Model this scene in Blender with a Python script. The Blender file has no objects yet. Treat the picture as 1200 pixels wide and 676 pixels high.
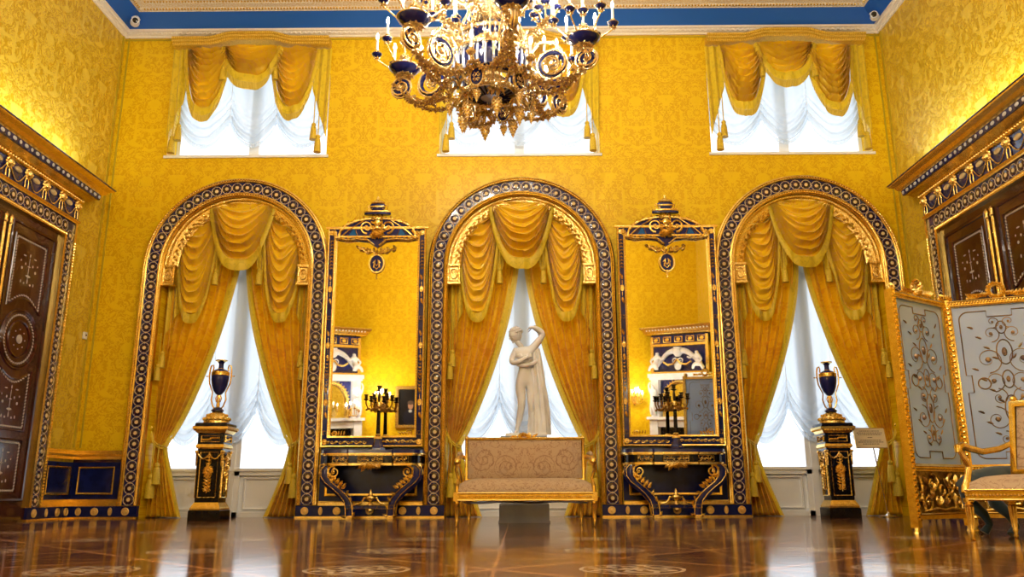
import bpy, math, random
from mathutils import Vector, Matrix
random.seed(7)
PI = math.pi
sc = bpy.context.scene
COL = sc.collection
sin, cos = math.sin, math.cos

# ------------------------------------------------------------------ mesh builder
class MB:
    def __init__(s): s.v = []; s.f = []
    def add(s, vs, fs):
        b = len(s.v); s.v += [tuple(p) for p in vs]; s.f += [tuple(b + i for i in f) for f in fs]; return s
    def box(s, x0, x1, y0, y1, z0, z1):
        return s.add([(x0,y0,z0),(x1,y0,z0),(x1,y1,z0),(x0,y1,z0),(x0,y0,z1),(x1,y0,z1),(x1,y1,z1),(x0,y1,z1)],
                     [(0,3,2,1),(4,5,6,7),(0,1,5,4),(1,2,6,5),(2,3,7,6),(3,0,4,7)])
    def rings(s, rs, closed=True, cap=True, loop=False):
        n = len(rs[0]); vs = [p for r in rs for p in r]; fs = []
        m = len(rs)
        for i in range(m if loop else m - 1):
            a = i * n; b = ((i + 1) % m) * n
            for j in range(n if closed else n - 1):
                k = (j + 1) % n
                fs.append((a + j, a + k, b + k, b + j))
        if cap and closed and not loop:
            fs.append(tuple(range(n))[::-1]); fs.append(tuple((m - 1) * n + j for j in range(n)))
        return s.add(vs, fs)
    def tube(s, path, r, n=6, loop=False, flat=None):
        """round bar along a 3D path; r is one radius or a list"""
        P = [Vector(p) for p in path]; m = len(P)
        rr = r if isinstance(r, (list, tuple)) else [r] * m
        rs = []; up = None
        for i in range(m):
            if loop: t = P[(i + 1) % m] - P[i - 1]
            else: t = P[min(i + 1, m - 1)] - P[max(i - 1, 0)]
            if t.length < 1e-9: t = Vector((0, 0, 1))
            t.normalize()
            if up is None:
                up = Vector((0, 0, 1)) if abs(t.z) < .9 else Vector((0, 1, 0))
            a = t.cross(up)
            if a.length < 1e-6: a = t.cross(Vector((1, 0, 0)))
            a.normalize(); b = a.cross(t); up = b
            k = flat or 1
            rs.append([P[i] + a * (rr[i] * cos(2*PI*j/n)) + b * (rr[i] * k * sin(2*PI*j/n)) for j in range(n)])
        return s.rings(rs, loop=loop)
    def lathe(s, prof, c=(0,0,0), n=16, ax='z', sx=1, sy=1, cap=True):
        """prof: list of (radius, height)"""
        rs = []
        for r, h in prof:
            ring = []
            for j in range(n):
                a = 2*PI*j/n; x = r*cos(a)*sx; y = r*sin(a)*sy
                if ax == 'z': ring.append((c[0]+x, c[1]+y, c[2]+h))
                elif ax == 'y': ring.append((c[0]+x, c[1]-h, c[2]+y))
                else: ring.append((c[0]+h, c[1]+x, c[2]+y))
            rs.append(ring)
        return s.rings(rs, cap=cap)
    def prism(s, poly, y0, y1, T=None):
        """poly in (x,z), thickness y0..y1"""
        n = len(poly)
        vs = [(x, y0, z) for x, z in poly] + [(x, y1, z) for x, z in poly]
        fs = [tuple(range(n)), tuple(range(2*n-1, n-1, -1))]
        for i in range(n):
            j = (i + 1) % n; fs.append((i, i + n, j + n, j))
        return s.add(vs, fs)
    def grid(s, fn, nu, nv):
        vs = [fn(i / nu, j / nv) for j in range(nv + 1) for i in range(nu + 1)]
        fs = [(j*(nu+1)+i, j*(nu+1)+i+1, (j+1)*(nu+1)+i+1, (j+1)*(nu+1)+i) for j in range(nv) for i in range(nu)]
        return s.add(vs, fs)
    def ball(s, c, r, n=8, m=6, sx=1, sy=1, sz=1):
        rs = []
        for i in range(m + 1):
            a = -PI/2 + PI*i/m; q = max(cos(a), .02)
            rs.append([(c[0]+r*sx*q*cos(2*PI*j/n), c[1]+r*sy*q*sin(2*PI*j/n), c[2]+r*sz*sin(a)) for j in range(n)])
        return s.rings(rs)
    def xf(s, M):
        s.v = [tuple(M @ Vector(p)) for p in s.v]; return s
    def join(s, o, M=None):
        vs = o.v if M is None else [tuple(M @ Vector(p)) for p in o.v]
        return s.add(vs, o.f)
    def build(s, name, mat, parent=None, smooth=True, ang=40, thick=0):
        me = bpy.data.meshes.new(name); me.from_pydata(s.v, [], s.f); me.update()
        if smooth:
            me.shade_smooth(); me.set_sharp_from_angle(angle=math.radians(ang))
        me.materials.append(mat)
        o = bpy.data.objects.new(name, me); COL.objects.link(o)
        if parent is not None: o.parent = parent
        if thick:
            md = o.modifiers.new('thick', 'SOLIDIFY'); md.thickness = thick; md.offset = 0
        return o

def tag(o, label=None, cat=None, group=None, kind=None):
    if label: o['label'] = label
    if cat: o['category'] = cat
    if group: o['group'] = group
    if kind: o['kind'] = kind
    return o
def thing(name, label, cat, loc=(0,0,0), rz=0, group=None, rx=0):
    o = bpy.data.objects.new(name, None); COL.objects.link(o); o.empty_display_size = .1
    o.location = loc; o.rotation_euler = (rx, 0, rz)
    return tag(o, label, cat, group)
def struct(name, loc=(0,0,0), rz=0):
    o = bpy.data.objects.new(name, None); COL.objects.link(o); o.location = loc; o.rotation_euler = (0,0,rz)
    return tag(o, kind='structure')
def copy_tree(o, parent=None, loc=None, rz=None, label=None):
    c = o.copy(); COL.objects.link(c); c.parent = parent
    for ch in list(o.children): copy_tree(ch, c)
    if loc is not None: c.location = loc
    if rz is not None: c.rotation_euler[2] = rz
    if label: c['label'] = label
    return c
def spiral(cx, cz, r0, r1, a0, turns, y=0, n=26):
    return [(cx + (r0+(r1-r0)*t)*cos(a0+turns*2*PI*t), y, cz + (r0+(r1-r0)*t)*sin(a0+turns*2*PI*t)) for t in [i/n for i in range(n+1)]]
def scroll(m, cx, cz, r, a0, turns, th, y=0, flat=1):
    p = spiral(cx, cz, r, r*.12, a0, turns, y); n = len(p)
    m.tube(p, [th*(1-.6*i/n) for i in range(n)], 5); m.ball((cx, y, cz), r*.2, 6, 4)
def leaf(m, p, d, L, w, y=0, lift=.01):
    """small acanthus leaf lying in the x,z plane from p in direction angle d"""
    n = 6; vs = []
    for i in range(n+1):
        t = i/n; ww = w*sin(PI*(t*.85+.15))*(1+.25*sin(t*20)); bend = .25*L*t*t
        x = p[0] + L*t*cos(d) - bend*sin(d); z = p[1] + L*t*sin(d) + bend*cos(d)
        vs += [(x + ww*sin(d), y, z - ww*cos(d)), (x, y - lift*sin(PI*t) - .004, z), (x - ww*sin(d), y, z + ww*cos(d))]
    fs = []
    for i in range(n):
        a = 3*i; fs += [(a, a+1, a+4, a+3), (a+1, a+2, a+5, a+4)]
    m.add(vs, fs)
def beads(m, x0, z0, x1, z1, y, r, pitch):
    L = math.hypot(x1-x0, z1-z0); n = max(1, int(L/pitch))
    for i in range(n):
        t = (i+.5)/n; m.ball((x0+(x1-x0)*t, y, z0+(z1-z0)*t), r, 5, 3)
def frame_rect(m, x0, x1, z0, z1, w, y0, y1):
    """picture-frame of four mitred bars, faces y0 (back) .. y1 (front)"""
    pr = [(0, y0), (0, y1), (w*.3, y1-.006 if y1 < y0 else y1+.006), (w, y1), (w, y0)]
    cs = [(x0, z0, 1, 1), (x1, z0, -1, 1), (x1, z1, -1, -1), (x0, z1, 1, -1)]
    m.rings([[(cx+sx*a, y, cz+sz*a) for a, y in pr] for cx, cz, sx, sz in cs], loop=True)

# ------------------------------------------------------------------ materials
def newmat(name):
    m = bpy.data.materials.new(name); m.use_nodes = True; nt = m.node_tree; nt.nodes.clear(); return m, nt
class N:
    """tiny helper for writing node maths"""
    def __init__(s, nt): s.nt = nt
    def node(s, t, **k):
        n = s.nt.nodes.new(t)
        for a, b in k.items(): setattr(n, a, b)
        return n
    def set(s, sock, v):
        if isinstance(v, bpy.types.NodeSocket): s.nt.links.new(v, sock)
        else: sock.default_value = v
    def m(s, op, a, b=0, c=0):
        n = s.node('ShaderNodeMath', operation=op)
        s.set(n.inputs[0], a); s.set(n.inputs[1], b); s.set(n.inputs[2], c)
        return n.outputs[0]
    def xyz(s, v=None, src='Object'):
        if v is None: v = s.node('ShaderNodeTexCoord').outputs[src]
        n = s.node('ShaderNodeSeparateXYZ'); s.set(n.inputs[0], v); return n.outputs
    def comb(s, x, y, z=0):
        n = s.node('ShaderNodeCombineXYZ')
        for i, v in enumerate((x, y, z)): s.set(n.inputs[i], v)
        return n.outputs[0]
    def noise(s, vec=None, scale=5, detail=2, dist=0, rough=.5):
        n = s.node('ShaderNodeTexNoise')
        if vec is not None: s.set(n.inputs['Vector'], vec)
        else: s.set(n.inputs['Vector'], s.node('ShaderNodeTexCoord').outputs['Object'])
        n.inputs['Scale'].default_value = scale; n.inputs['Detail'].default_value = detail
        n.inputs['Distortion'].default_value = dist; n.inputs['Roughness'].default_value = rough
        return n.outputs['Fac']
    def mix(s, f, a, b):
        n = s.node('ShaderNodeMix', data_type='RGBA'); s.set(n.inputs[0], f)
        for k, v in ((6, a), (7, b)):
            s.set(n.inputs[k], v if isinstance(v, bpy.types.NodeSocket) else (*v, 1))
        return n.outputs[2]
    def step(s, v, lo, hi):
        n = s.node('ShaderNodeMapRange', interpolation_type='SMOOTHSTEP'); s.set(n.inputs[0], v)
        n.inputs[1].default_value = lo; n.inputs[2].default_value = hi; return n.outputs[0]
    def bump(s, h, st=.3, d=.01):
        n = s.node('ShaderNodeBump'); s.set(n.inputs['Height'], h); n.inputs['Strength'].default_value = st; n.inputs['Distance'].default_value = d
        return n.outputs[0]
    def out(s, sh):
        s.nt.links.new(sh, s.node('ShaderNodeOutputMaterial').inputs[0])
    def bsdf(s, **k):
        n = s.node('ShaderNodeBsdfPrincipled')
        for a, v in k.items():
            a = {'base':'Base Color','metal':'Metallic','rough':'Roughness','normal':'Normal','coat':'Coat Weight','sheen':'Sheen Weight','spec':'Specular IOR Level','emis':'Emission Color','estr':'Emission Strength','trans':'Transmission Weight','coatr':'Coat Roughness','aniso':'Anisotropic','sss':'Subsurface Weight'}[a]
            if isinstance(v, tuple): v = (*v, 1)
            s.set(n.inputs[a], v)
        return n.outputs[0]
def simple(name, base, rough=.5, metal=0, nscale=0, bst=.3, var=None, **k):
    m, nt = newmat(name); n = N(nt)
    b = base
    if nscale:
        f = n.noise(scale=nscale, detail=4); k['normal'] = n.bump(f, bst)
        if var: b = n.mix(n.step(f, .35, .65), base, var)
    elif var:
        b = n.mix(n.step(n.noise(scale=6, detail=4), .35, .65), base, var)
    n.out(n.bsdf(base=b, rough=rough, metal=metal, **k)); return m

GOLD   = simple('gilt_bronze', (1,.76,.27), .22, 1, nscale=70, bst=.5, var=(.88,.60,.15))
GOLDP  = simple('gilt_plain', (.97,.72,.22), .27, 1, nscale=25, bst=.15, var=(.84,.58,.13))
GOLDC  = simple('gilt_carved', (1,.80,.30), .26, 1, nscale=48, bst=1.0, var=(.84,.56,.13))
LAPIS  = simple('dark_blue_glass', (.005,.010,.080), .10, 0, nscale=9, bst=.03, var=(.009,.016,.13), coat=.3)
LAPISD = simple('dark_blue_painted_glass', (.004,.008,.065), .22, 0, nscale=9, bst=.03, var=(.008,.014,.10), spec=.3)
PLUM   = simple('dark_plum_glass', (.030,.005,.020), .10, 0, coat=.5)
ROSET  = simple('pale_gilt_rosette', (.88,.70,.36), .42, .3, nscale=90, bst=.7)
WHITEP = simple('white_paint', (.91,.94,.97), .4)
CREAM  = simple('cream_plaster', (.90,.84,.74), .6, nscale=60, bst=.25, var=(.88,.79,.64))
BLUEP  = simple('ceiling_blue', (.008,.11,.50), .6)
MARBLE = simple('white_marble', (.85,.87,.92), .42, nscale=7, bst=.05, var=(.78,.78,.80), sss=.05)
GREYST = simple('grey_marble', (.30,.34,.44), .25, nscale=5, bst=.03, var=(.38,.41,.50))
WOODD  = simple('dark_mahogany', (.038,.007,.004), .2, nscale=3, bst=.03, var=(.070,.014,.007), coat=.4)
WOODM  = simple('mahogany_panel', (.045,.008,.006), .2, nscale=12, bst=.05, var=(.085,.018,.010), coat=.4)
IVORY  = simple('ivory_inlay', (.52,.47,.42), .35)
BRASS  = simple('brass', (.9,.6,.22), .2, 1)
BLACKG = simple('black_stone', (.003,.003,.007), .12, nscale=14, bst=.02, var=(.008,.007,.010), spec=.25)
GOLDR  = simple('gilt_roundel', (.95,.66,.20), .35, .5, nscale=60, bst=.5, var=(.80,.50,.14))
BRONZE = simple('dark_bronze', (.05,.035,.02), .3, .8, nscale=50, bst=.4)
TEAL   = simple('dark_teal_velvet', (.005,.030,.045), .7, sheen=.4)
PLAST  = simple('white_plastic', (.8,.8,.8), .3)
BLACKP = simple('black_lens', (.01,.01,.01), .1)
CAND   = simple('candle_wax', (.9,.86,.75), .4, sss=.2)
PAPER  = simple('cream_card', (.86,.70,.42), .6)
INKB   = simple('brown_ink', (.16,.08,.04), .6)
STEEL  = simple('polished_steel', (.7,.66,.6), .15, 1)
TURQ   = simple('turquoise_stone', (.10,.36,.36), .15, coat=.5)

def emis(name, c, s):
    m, nt = newmat(name); n = N(nt); e = n.node('ShaderNodeEmission'); e.inputs[0].default_value = (*c, 1); e.inputs[1].default_value = s
    n.out(e.outputs[0]); return m
FLAME = emis('bulb_glow', (1, .86, .62), 60)

def mirror_mat(name, tint=(.93,.92,.86)):
    return simple(name, tint, .015, 1)
MIRROR = mirror_mat('mirror_glass')

def damask(name, axis, c0, c1, rough0=.42, rough1=.30):
    """woven silk wall covering: mirrored scrollwork, ringed medallions, column stems"""
    m, nt = newmat(name); n = N(nt)
    o = n.xyz(); h = o[axis]; z = o[2]
    PW, PH = .42, 1.15
    u = n.m('PINGPONG', n.m('ADD', h, 50.0), PW)          # mirror-symmetric across the cloth
    v = n.m('MODULO', n.m('ADD', z, 46.0), PH)
    uu = n.m('DIVIDE', u, PW); vv = n.m('DIVIDE', v, PH)
    vec = n.comb(n.m('MULTIPLY', u, 1), n.m('MULTIPLY', v, 1), 0)
    a = n.noise(vec, 10, 2.0, 1.8)
    sc_ = n.m('MULTIPLY', n.step(n.m('ABSOLUTE', n.m('SUBTRACT', a, .5)), .060, .035), 1)   # thin scrolling lines
    blob = n.step(n.noise(vec, 8, 1, .6), .57, .60)
    def medal(cu, cv, R):
        du = n.m('SUBTRACT', u, cu); dv = n.m('SUBTRACT', v, cv)
        d = n.m('SQRT', n.m('ADD', n.m('MULTIPLY', du, du), n.m('MULTIPLY', dv, dv)))
        an = n.m('ARCTAN2', dv, du)
        pet = n.m('MULTIPLY', n.m('COSINE', n.m('MULTIPLY', an, 12)), .012)
        d2 = n.m('ADD', d, pet)
        ring = n.step(n.m('ABSOLUTE', n.m('SUBTRACT', d2, R*.72)), .022, .014)
        ring2 = n.step(n.m('ABSOLUTE', n.m('SUBTRACT', d, R)), .010, .005)
        core = n.step(d2, R*.34, R*.28)
        inside = n.step(d, R*1.12, R*1.08)
        return n.m('MAXIMUM', n.m('MAXIMUM', ring, ring2), core), inside
    m1, i1 = medal(0.0, .24, .115); m2, i2 = medal(PW, .80, .10)
    base = n.m('MAXIMUM', sc_, blob)
    # plain breathing space around the column stems
    stem = n.m('MULTIPLY', n.step(n.m('ABSOLUTE', n.m('SUBTRACT', u, .20)), .022, .016), n.step(n.m('ABSOLUTE', n.m('SUBTRACT', v, .62)), .20, .19))
    base = n.m('MAXIMUM', base, stem)
    ins = n.m('MAXIMUM', i1, i2)
    pat = n.m('ADD', n.m('MULTIPLY', base, n.m('SUBTRACT', 1, ins)), n.m('MULTIPLY', n.m('MAXIMUM', m1, m2), ins))
    fine = n.noise(n.comb(n.m('MULTIPLY', h, 1), n.m('MULTIPLY', z, .25), 0), 300, 1)
    col = n.mix(pat, c0, c1)
    col = n.mix(n.m('MULTIPLY', n.noise(scale=.9, detail=2), .25), col, (c0[0]*.8, c0[1]*.75, c0[2]))
    r = n.m('ADD', n.m('MULTIPLY', pat, rough1-rough0), rough0)
    n.out(n.bsdf(base=col, rough=r, normal=n.bump(n.m('ADD', pat, n.m('MULTIPLY', fine, .35)), .35, .005), spec=.32)); return m
YEL_X = damask('yellow_damask_back', 0, (.78,.452,.001), (.91,.62,.010))
YEL_Y = damask('yellow_damask_side_shaded', 1, (.62,.37,.002), (.88,.64,.07), .42, .24)  # same silk as the back wall; dimmer side light and sheen put into its colours
YEL_DY = simple('yellow_braid', (.52,.38,.01), .5, nscale=120, bst=.6)

def silk(name, c0, c1, tr=.22, rough=.36):
    m, nt = newmat(name); n = N(nt); o = n.xyz()
    vec = n.comb(n.m('PINGPONG', n.m('ADD', o[0], 20), .17), n.m('MULTIPLY', o[2], .8), 0)
    a = n.noise(vec, 16, 2, 1.2)
    pat = n.step(a, .53, .57)
    col = n.mix(pat, c0, c1)
    fine = n.noise(n.comb(n.m('MULTIPLY', o[0], 6), n.m('MULTIPLY', o[2], 1), o[1]), 14, 3)
    b = n.bsdf(base=col, rough=n.m('ADD', rough, n.m('MULTIPLY', pat, .12)), normal=n.bump(n.m('ADD', n.m('MULTIPLY', pat, .3), fine), .25, .01), sheen=.25)
    t = n.node('ShaderNodeBsdfTranslucent'); n.set(t.inputs[0], col)
    mx = n.node('ShaderNodeMixShader'); mx.inputs[0].default_value = tr
    nt.links.new(b, mx.inputs[1]); nt.links.new(t.outputs[0], mx.inputs[2]); n.out(mx.outputs[0]); return m
SILK = silk('yellow_silk', (1.0,.66,.008), (.92,.53,.005), .5)
SILKS = silk('yellow_silk_swag', (.97,.62,.010), (.90,.52,.007), .10, .24)
OLIVE = silk('olive_yellow_trim', (.78,.56,.012), (.68,.48,.012), .14, .5)
def fringe_mat():
    m, nt = newmat('yellow_fringe'); n = N(nt); o = n.xyz()
    w = n.m('SINE', n.m('MULTIPLY', o[0], 420)); col = n.mix(n.step(w, -.4, .4), (.60,.42,.02), (.85,.65,.12))
    b = n.bsdf(base=col, rough=.5); t = n.node('ShaderNodeBsdfTranslucent'); n.set(t.inputs[0], col)
    mx = n.node('ShaderNodeMixShader'); mx.inputs[0].default_value = .12
    nt.links.new(b, mx.inputs[1]); nt.links.new(t.outputs[0], mx.inputs[2]); n.out(mx.outputs[0]); return m
FRINGE = fringe_mat()
def sheer_mat(name, tp):
    m, nt = newmat(name); n = N(nt)
    t = n.node('ShaderNodeBsdfTranslucent'); t.inputs[0].default_value = (.62,.71,.80,1)
    d = n.node('ShaderNodeBsdfDiffuse'); d.inputs[0].default_value = (.82,.84,.86,1)
    tr = n.node('ShaderNodeBsdfTransparent')
    m1 = n.node('ShaderNodeMixShader'); m1.inputs[0].default_value = .35
    nt.links.new(t.outputs[0], m1.inputs[1]); nt.links.new(d.outputs[0], m1.inputs[2])
    lw = n.node('ShaderNodeLayerWeight'); lw.inputs[0].default_value = .35
    f = n.m('MINIMUM', n.m('ADD', tp, n.m('MULTIPLY', lw.outputs['Facing'], .4)), .97)
    m2 = n.node('ShaderNodeMixShader'); n.set(m2.inputs[0], f)
    nt.links.new(tr.outputs[0], m2.inputs[1]); nt.links.new(m1.outputs[0], m2.inputs[2]); n.out(m2.outputs[0]); return m
SHEER = sheer_mat('white_voile', .80)
def pane_mat():
    m, nt = newmat('window_pane'); n = N(nt)
    tr = n.node('ShaderNodeBsdfTransparent'); g = n.node('ShaderNodeBsdfGlossy'); g.inputs['Roughness'].default_value = .02
    mx = n.node('ShaderNodeMixShader'); mx.inputs[0].default_value = .05
    nt.links.new(tr.outputs[0], mx.inputs[1]); nt.links.new(g.outputs[0], mx.inputs[2]); n.out(mx.outputs[0]); return m
PANE = pane_mat()

def floor_mat():
    m, nt = newmat('parquet'); n = N(nt); o = n.xyz(); x, y = o[0], o[1]
    per = 1.12
    gx = n.m('DIVIDE', n.m('ADD', x, 50*per - .46), per); gy = n.m('DIVIDE', n.m('ADD', y, 50*per + 6.98), per)
    fx = n.m('SUBTRACT', n.m('FRACT', n.m('ADD', gx, .5)), .5); fy = n.m('SUBTRACT', n.m('FRACT', n.m('ADD', gy, .5)), .5)
    ax, ay = n.m('ABSOLUTE', fx), n.m('ABSOLUTE', fy)
    r = n.m('SQRT', n.m('ADD', n.m('MULTIPLY', fx, fx), n.m('MULTIPLY', fy, fy)))
    an = n.m('ARCTAN2', fy, fx)
    line = lambda v, c, w: n.step(n.m('ABSOLUTE', n.m('SUBTRACT', v, c)), w, w*.7)
    dia = line(n.m('ADD', ax, ay), .5, .026)
    edge = n.m('MAXIMUM', line(ax, .5, .008), line(ay, .5, .008))
    r2 = n.m('ADD', r, n.m('MULTIPLY', n.m('COSINE', n.m('MULTIPLY', an, 8)), .022))
    par = n.m('FLOOR', n.m('ADD', n.m('ADD', gx, gy), .0))
    med = n.m('MAXIMUM', line(r2, .13, .02), n.m('MAXIMUM', line(r, .185, .010), n.step(r2, .06, .05)))
    med = n.m('MAXIMUM', med, n.m('MULTIPLY', line(r, .09, .02), n.step(n.m('SINE', n.m('MULTIPLY', an, 6)), .1, .3)))
    pla = n.m('FRACT', n.m('MULTIPLY', n.m('SUBTRACT', ax, ay), 6))
    grain = n.noise(n.comb(n.m('MULTIPLY', x, .35), n.m('MULTIPLY', y, 4), 0), 9, 5, .5)
    wood = n.mix(n.step(grain, .3, .7), (.075,.020,.008), (.17,.050,.018))
    tile = n.step(n.m('ADD', ax, ay), .49, .51)
    wood = n.mix(n.m('MULTIPLY', tile, .55), wood, (.050,.014,.008))
    wood = n.mix(n.m('MULTIPLY', n.step(n.m('ABSOLUTE', n.m('SUBTRACT', pla, .5)), .47, .5), .5), wood, (.03,.01,.006))
    c = n.mix(n.m('MULTIPLY', n.m('MAXIMUM', dia, edge), .8), wood, (.60,.26,.10))
    c = n.mix(n.m('MULTIPLY', med, .85), c, (.62,.50,.38))
    wav = n.noise(n.comb(n.m('MULTIPLY', x, 1.0), n.m('MULTIPLY', y, 2.2), 0), 5, 4, .3)
    n.out(n.bsdf(base=c, rough=n.m('ADD', .06, n.m('MULTIPLY', grain, .10)), normal=n.bump(wav, .06, .01), spec=.24)); return m
FLOOR = floor_mat()

def tapestry(name):
    m, nt = newmat(name); n = N(nt); o = n.xyz()
    ax = n.m('ABSOLUTE', o[0])
    wb = n.comb(ax, o[2], 0)
    wob = n.m('MULTIPLY', n.m('SUBTRACT', n.noise(wb, 22, 2), .5), .035); wob2 = n.m('MULTIPLY', n.m('SUBTRACT', n.noise(wb, 27, 2), .5), .035)
    def scr(cx, cz, k, hand):
        dx = n.m('SUBTRACT', n.m('ADD', ax, wob), cx); dz = n.m('SUBTRACT', n.m('ADD', o[2], wob2), cz)
        r = n.m('SQRT', n.m('ADD', n.m('MULTIPLY', dx, dx), n.m('MULTIPLY', dz, dz)))
        a = n.m('ARCTAN2', dz, dx)
        s = n.m('SINE', n.m('ADD', n.m('MULTIPLY', r, 120), n.m('MULTIPLY', a, hand)))
        return n.m('MULTIPLY', n.step(s, .72, .9), n.step(r, k, k*.9))
    p = n.m('MAXIMUM', scr(.175, .535, .125, 1), scr(.395, .61, .13, -1))
    vec = n.comb(ax, n.m('ADD', o[2], n.m('MULTIPLY', o[1], .7)), 0)
    a = n.noise(vec, 13, 3, 1.5)
    lines = n.step(n.m('ABSOLUTE', n.m('SUBTRACT', a, .5)), .028, .012)
    col = n.mix(n.m('MULTIPLY', lines, .65), (.54,.39,.25), (.27,.13,.08))
    col = n.mix(n.m('MULTIPLY', p, .5), col, (.22,.10,.06))
    col = n.mix(n.m('MULTIPLY', n.step(n.noise(vec, 7, 2), .6, .66), .5), col, (.46,.34,.25))
    wv = n.noise(scale=260, detail=1)
    n.out(n.bsdf(base=col, rough=.85, normal=n.bump(wv, .3, .003), sheen=.2)); return m
TAPE = tapestry('beige_tapestry')
def screen_glass():
    m, nt = newmat('pale_blue_painted_glass'); n = N(nt)
    c = n.mix(n.step(n.noise(scale=1.5, detail=2), .3, .7), (.46,.63,1.0), (.38,.54,.92))
    n.out(n.bsdf(base=c, rough=.3, coat=.8, coatr=.02)); return m
SGLASS = screen_glass()
def portrait_mat():
    m, nt = newmat('dark_portrait'); n = N(nt); o = n.xyz()
    def el(cx, cz, rx, rz, lo=.8, hi=1.1):
        a = n.m('DIVIDE', n.m('SUBTRACT', o[0], cx), rx); b = n.m('DIVIDE', n.m('SUBTRACT', o[2], cz), rz)
        return n.step(n.m('SQRT', n.m('ADD', n.m('MULTIPLY', a, a), n.m('MULTIPLY', b, b))), hi, lo)
    c = n.mix(n.noise(scale=3), (.003,.002,.002), (.010,.007,.005))
    c = n.mix(el(-.0, .28, .2, .26), c, (.012,.010,.018))
    c = n.mix(el(-.02, .62, .075, .11), c, (.42,.22,.13)); c = n.mix(el(-.02, .70, .09, .06), c, (.10,.06,.04))
    c = n.mix(el(-.01, .47, .05, .04), c, (.5,.5,.5))
    n.out(n.bsdf(base=c, rough=.6, spec=.2)); return m
PORTRAIT = portrait_mat()

# ------------------------------------------------------------------ dimensions of the hall
XL, XR, YF, HC = -5.578, 5.140, -13.0, 6.62
AX = [-3.725, .055, 3.83]          # arch centres
UX = [-3.72, .035, 3.765]          # upper window centres
ZS, RO = 3.215, 1.24               # spring line, outer radius of the arch frames
RI = .975                          # clear opening
UW, UZ0, UZ1 = 1.10, 4.79, 6.45    # upper windows

# ------------------------------------------------------------------ room shell
def st(m, name, mat, **k):
    o = m.build(name, mat, None, **k); return tag(o, kind='structure')
m = MB(); m.box(XL-.3, XR+.3, YF-.3, .9, -.2, 0); st(m, 'floor', FLOOR, smooth=False)
m = MB()
def q(m, x0, x1, z0, z1, y=0): m.add([(x0,y,z0),(x1,y,z0),(x1,y,z1),(x0,y,z1)], [(0,1,2,3)])
xs = [XL] + [v for c in AX for v in (c-RI, c+RI)] + [XR]
ZM = 4.55
for i in range(0, 8, 2): q(m, xs[i], xs[i+1], 0, ZM)
for c in AX:
    na = 32
    for i in range(na):
        a, b = PI*i/na, PI*(i+1)/na
        x0, x1 = c+RI*cos(a), c+RI*cos(b); z0, z1 = ZS+RI*sin(a), ZS+RI*sin(b)
        m.add([(x0,0,z0),(x1,0,z1),(x1,0,ZM),(x0,0,ZM)], [(0,3,2,1)])
        m.add([(x0,0,z0),(x1,0,z1),(x1,.5,z1),(x0,.5,z0)], [(0,1,2,3)])
    for s in (-1, 1): m.add([(c+s*RI,0,0),(c+s*RI,.5,0),(c+s*RI,.5,ZS),(c+s*RI,0,ZS)], [(0,1,2,3)])
xu = [XL] + [v for c in UX for v in (c-UW, c+UW)] + [XR]
q(m, XL, XR, ZM, UZ0); q(m, XL, XR, UZ1, 7.1)
for i in range(0, 8, 2): q(m, xu[i], xu[i+1], UZ0, UZ1)
for c in UX:
    x0, x1 = c-UW, c+UW
    m.add([(x0,0,UZ0),(x1,0,UZ0),(x1,0,UZ1),(x0,0,UZ1),(x0,.4,UZ0),(x1,.4,UZ0),(x1,.4,UZ1),(x0,.4,UZ1)],
          [(0,1,5,4),(1,2,6,5),(2,3,7,6),(3,0,4,7)])
st(m, 'wall_back', YEL_X, smooth=False)
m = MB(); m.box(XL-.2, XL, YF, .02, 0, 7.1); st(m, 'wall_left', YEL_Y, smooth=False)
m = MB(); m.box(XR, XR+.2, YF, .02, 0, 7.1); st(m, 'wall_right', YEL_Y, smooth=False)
m = MB(); m.box(XL-.2, XR+.2, YF-.2, YF, 0, 7.1); st(m, 'wall_front', YEL_X, smooth=False)
m = MB(); m.box(XL-.2, XR+.2, YF-.2, .2, 7.06, 7.2); st(m, 'ceiling', CREAM, smooth=False)

def ring_room(m, prof, y1=0):
    """sweep a cornice profile (inset d, height z) round the room"""
    cs = [(XL, y1, 1, -1), (XR, y1, -1, -1), (XR, YF, -1, 1), (XL, YF, 1, 1)]
    m.rings([[(x+sx*d, y+sy*d, z) for d, z in prof] for x, y, sx, sy in cs], closed=False, cap=False, loop=True)
m = MB(); ring_room(m, [(0,6.60),(.02,6.60),(.03,6.625),(.055,6.63),(.06,6.665),(.085,6.67),(.09,6.70)])
for k in range(150):                                              # dentils
    x = XL + .1 + (XR-XL-.2)*k/149
    m.box(x-.018, x+.018, -.075, -.03, 6.632, 6.662)
st(m, 'trim_1', CREAM)
m = MB(); ring_room(m, [(.088,6.70),(.10,6.712),(.305,6.835)]); st(m, 'trim_2', BLUEP)
m = MB(); ring_room(m, [(.30,6.832),(.305,6.85),(.34,6.845),(.36,6.87),(.40,6.875),(.43,6.885),(.435,6.90),(.50,6.915),(.53,6.925),(.535,6.95),(.60,6.955),(.64,6.985),(.95,7.02),(.97,7.06)])
st(m, 'trim_3', simple('cream_gilt_moulding', (.74,.56,.30), .5, nscale=55, bst=.9, var=(.86,.80,.70)))
m = MB()
for k in range(230):
    x = XL + .4 + (XR-XL-.8)*k/229
    m.ball((x, -.345, 6.852), .016, 5, 3); m.ball((x, -.45, 6.898), .014, 5, 3)
for s, X in ((1, XL), (-1, XR)):
    for k in range(60):
        m.ball((X+s*.345, -.4-.045*k, 6.852), .016, 5, 3)
st(m, 'trim_4', GOLDP)

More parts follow.
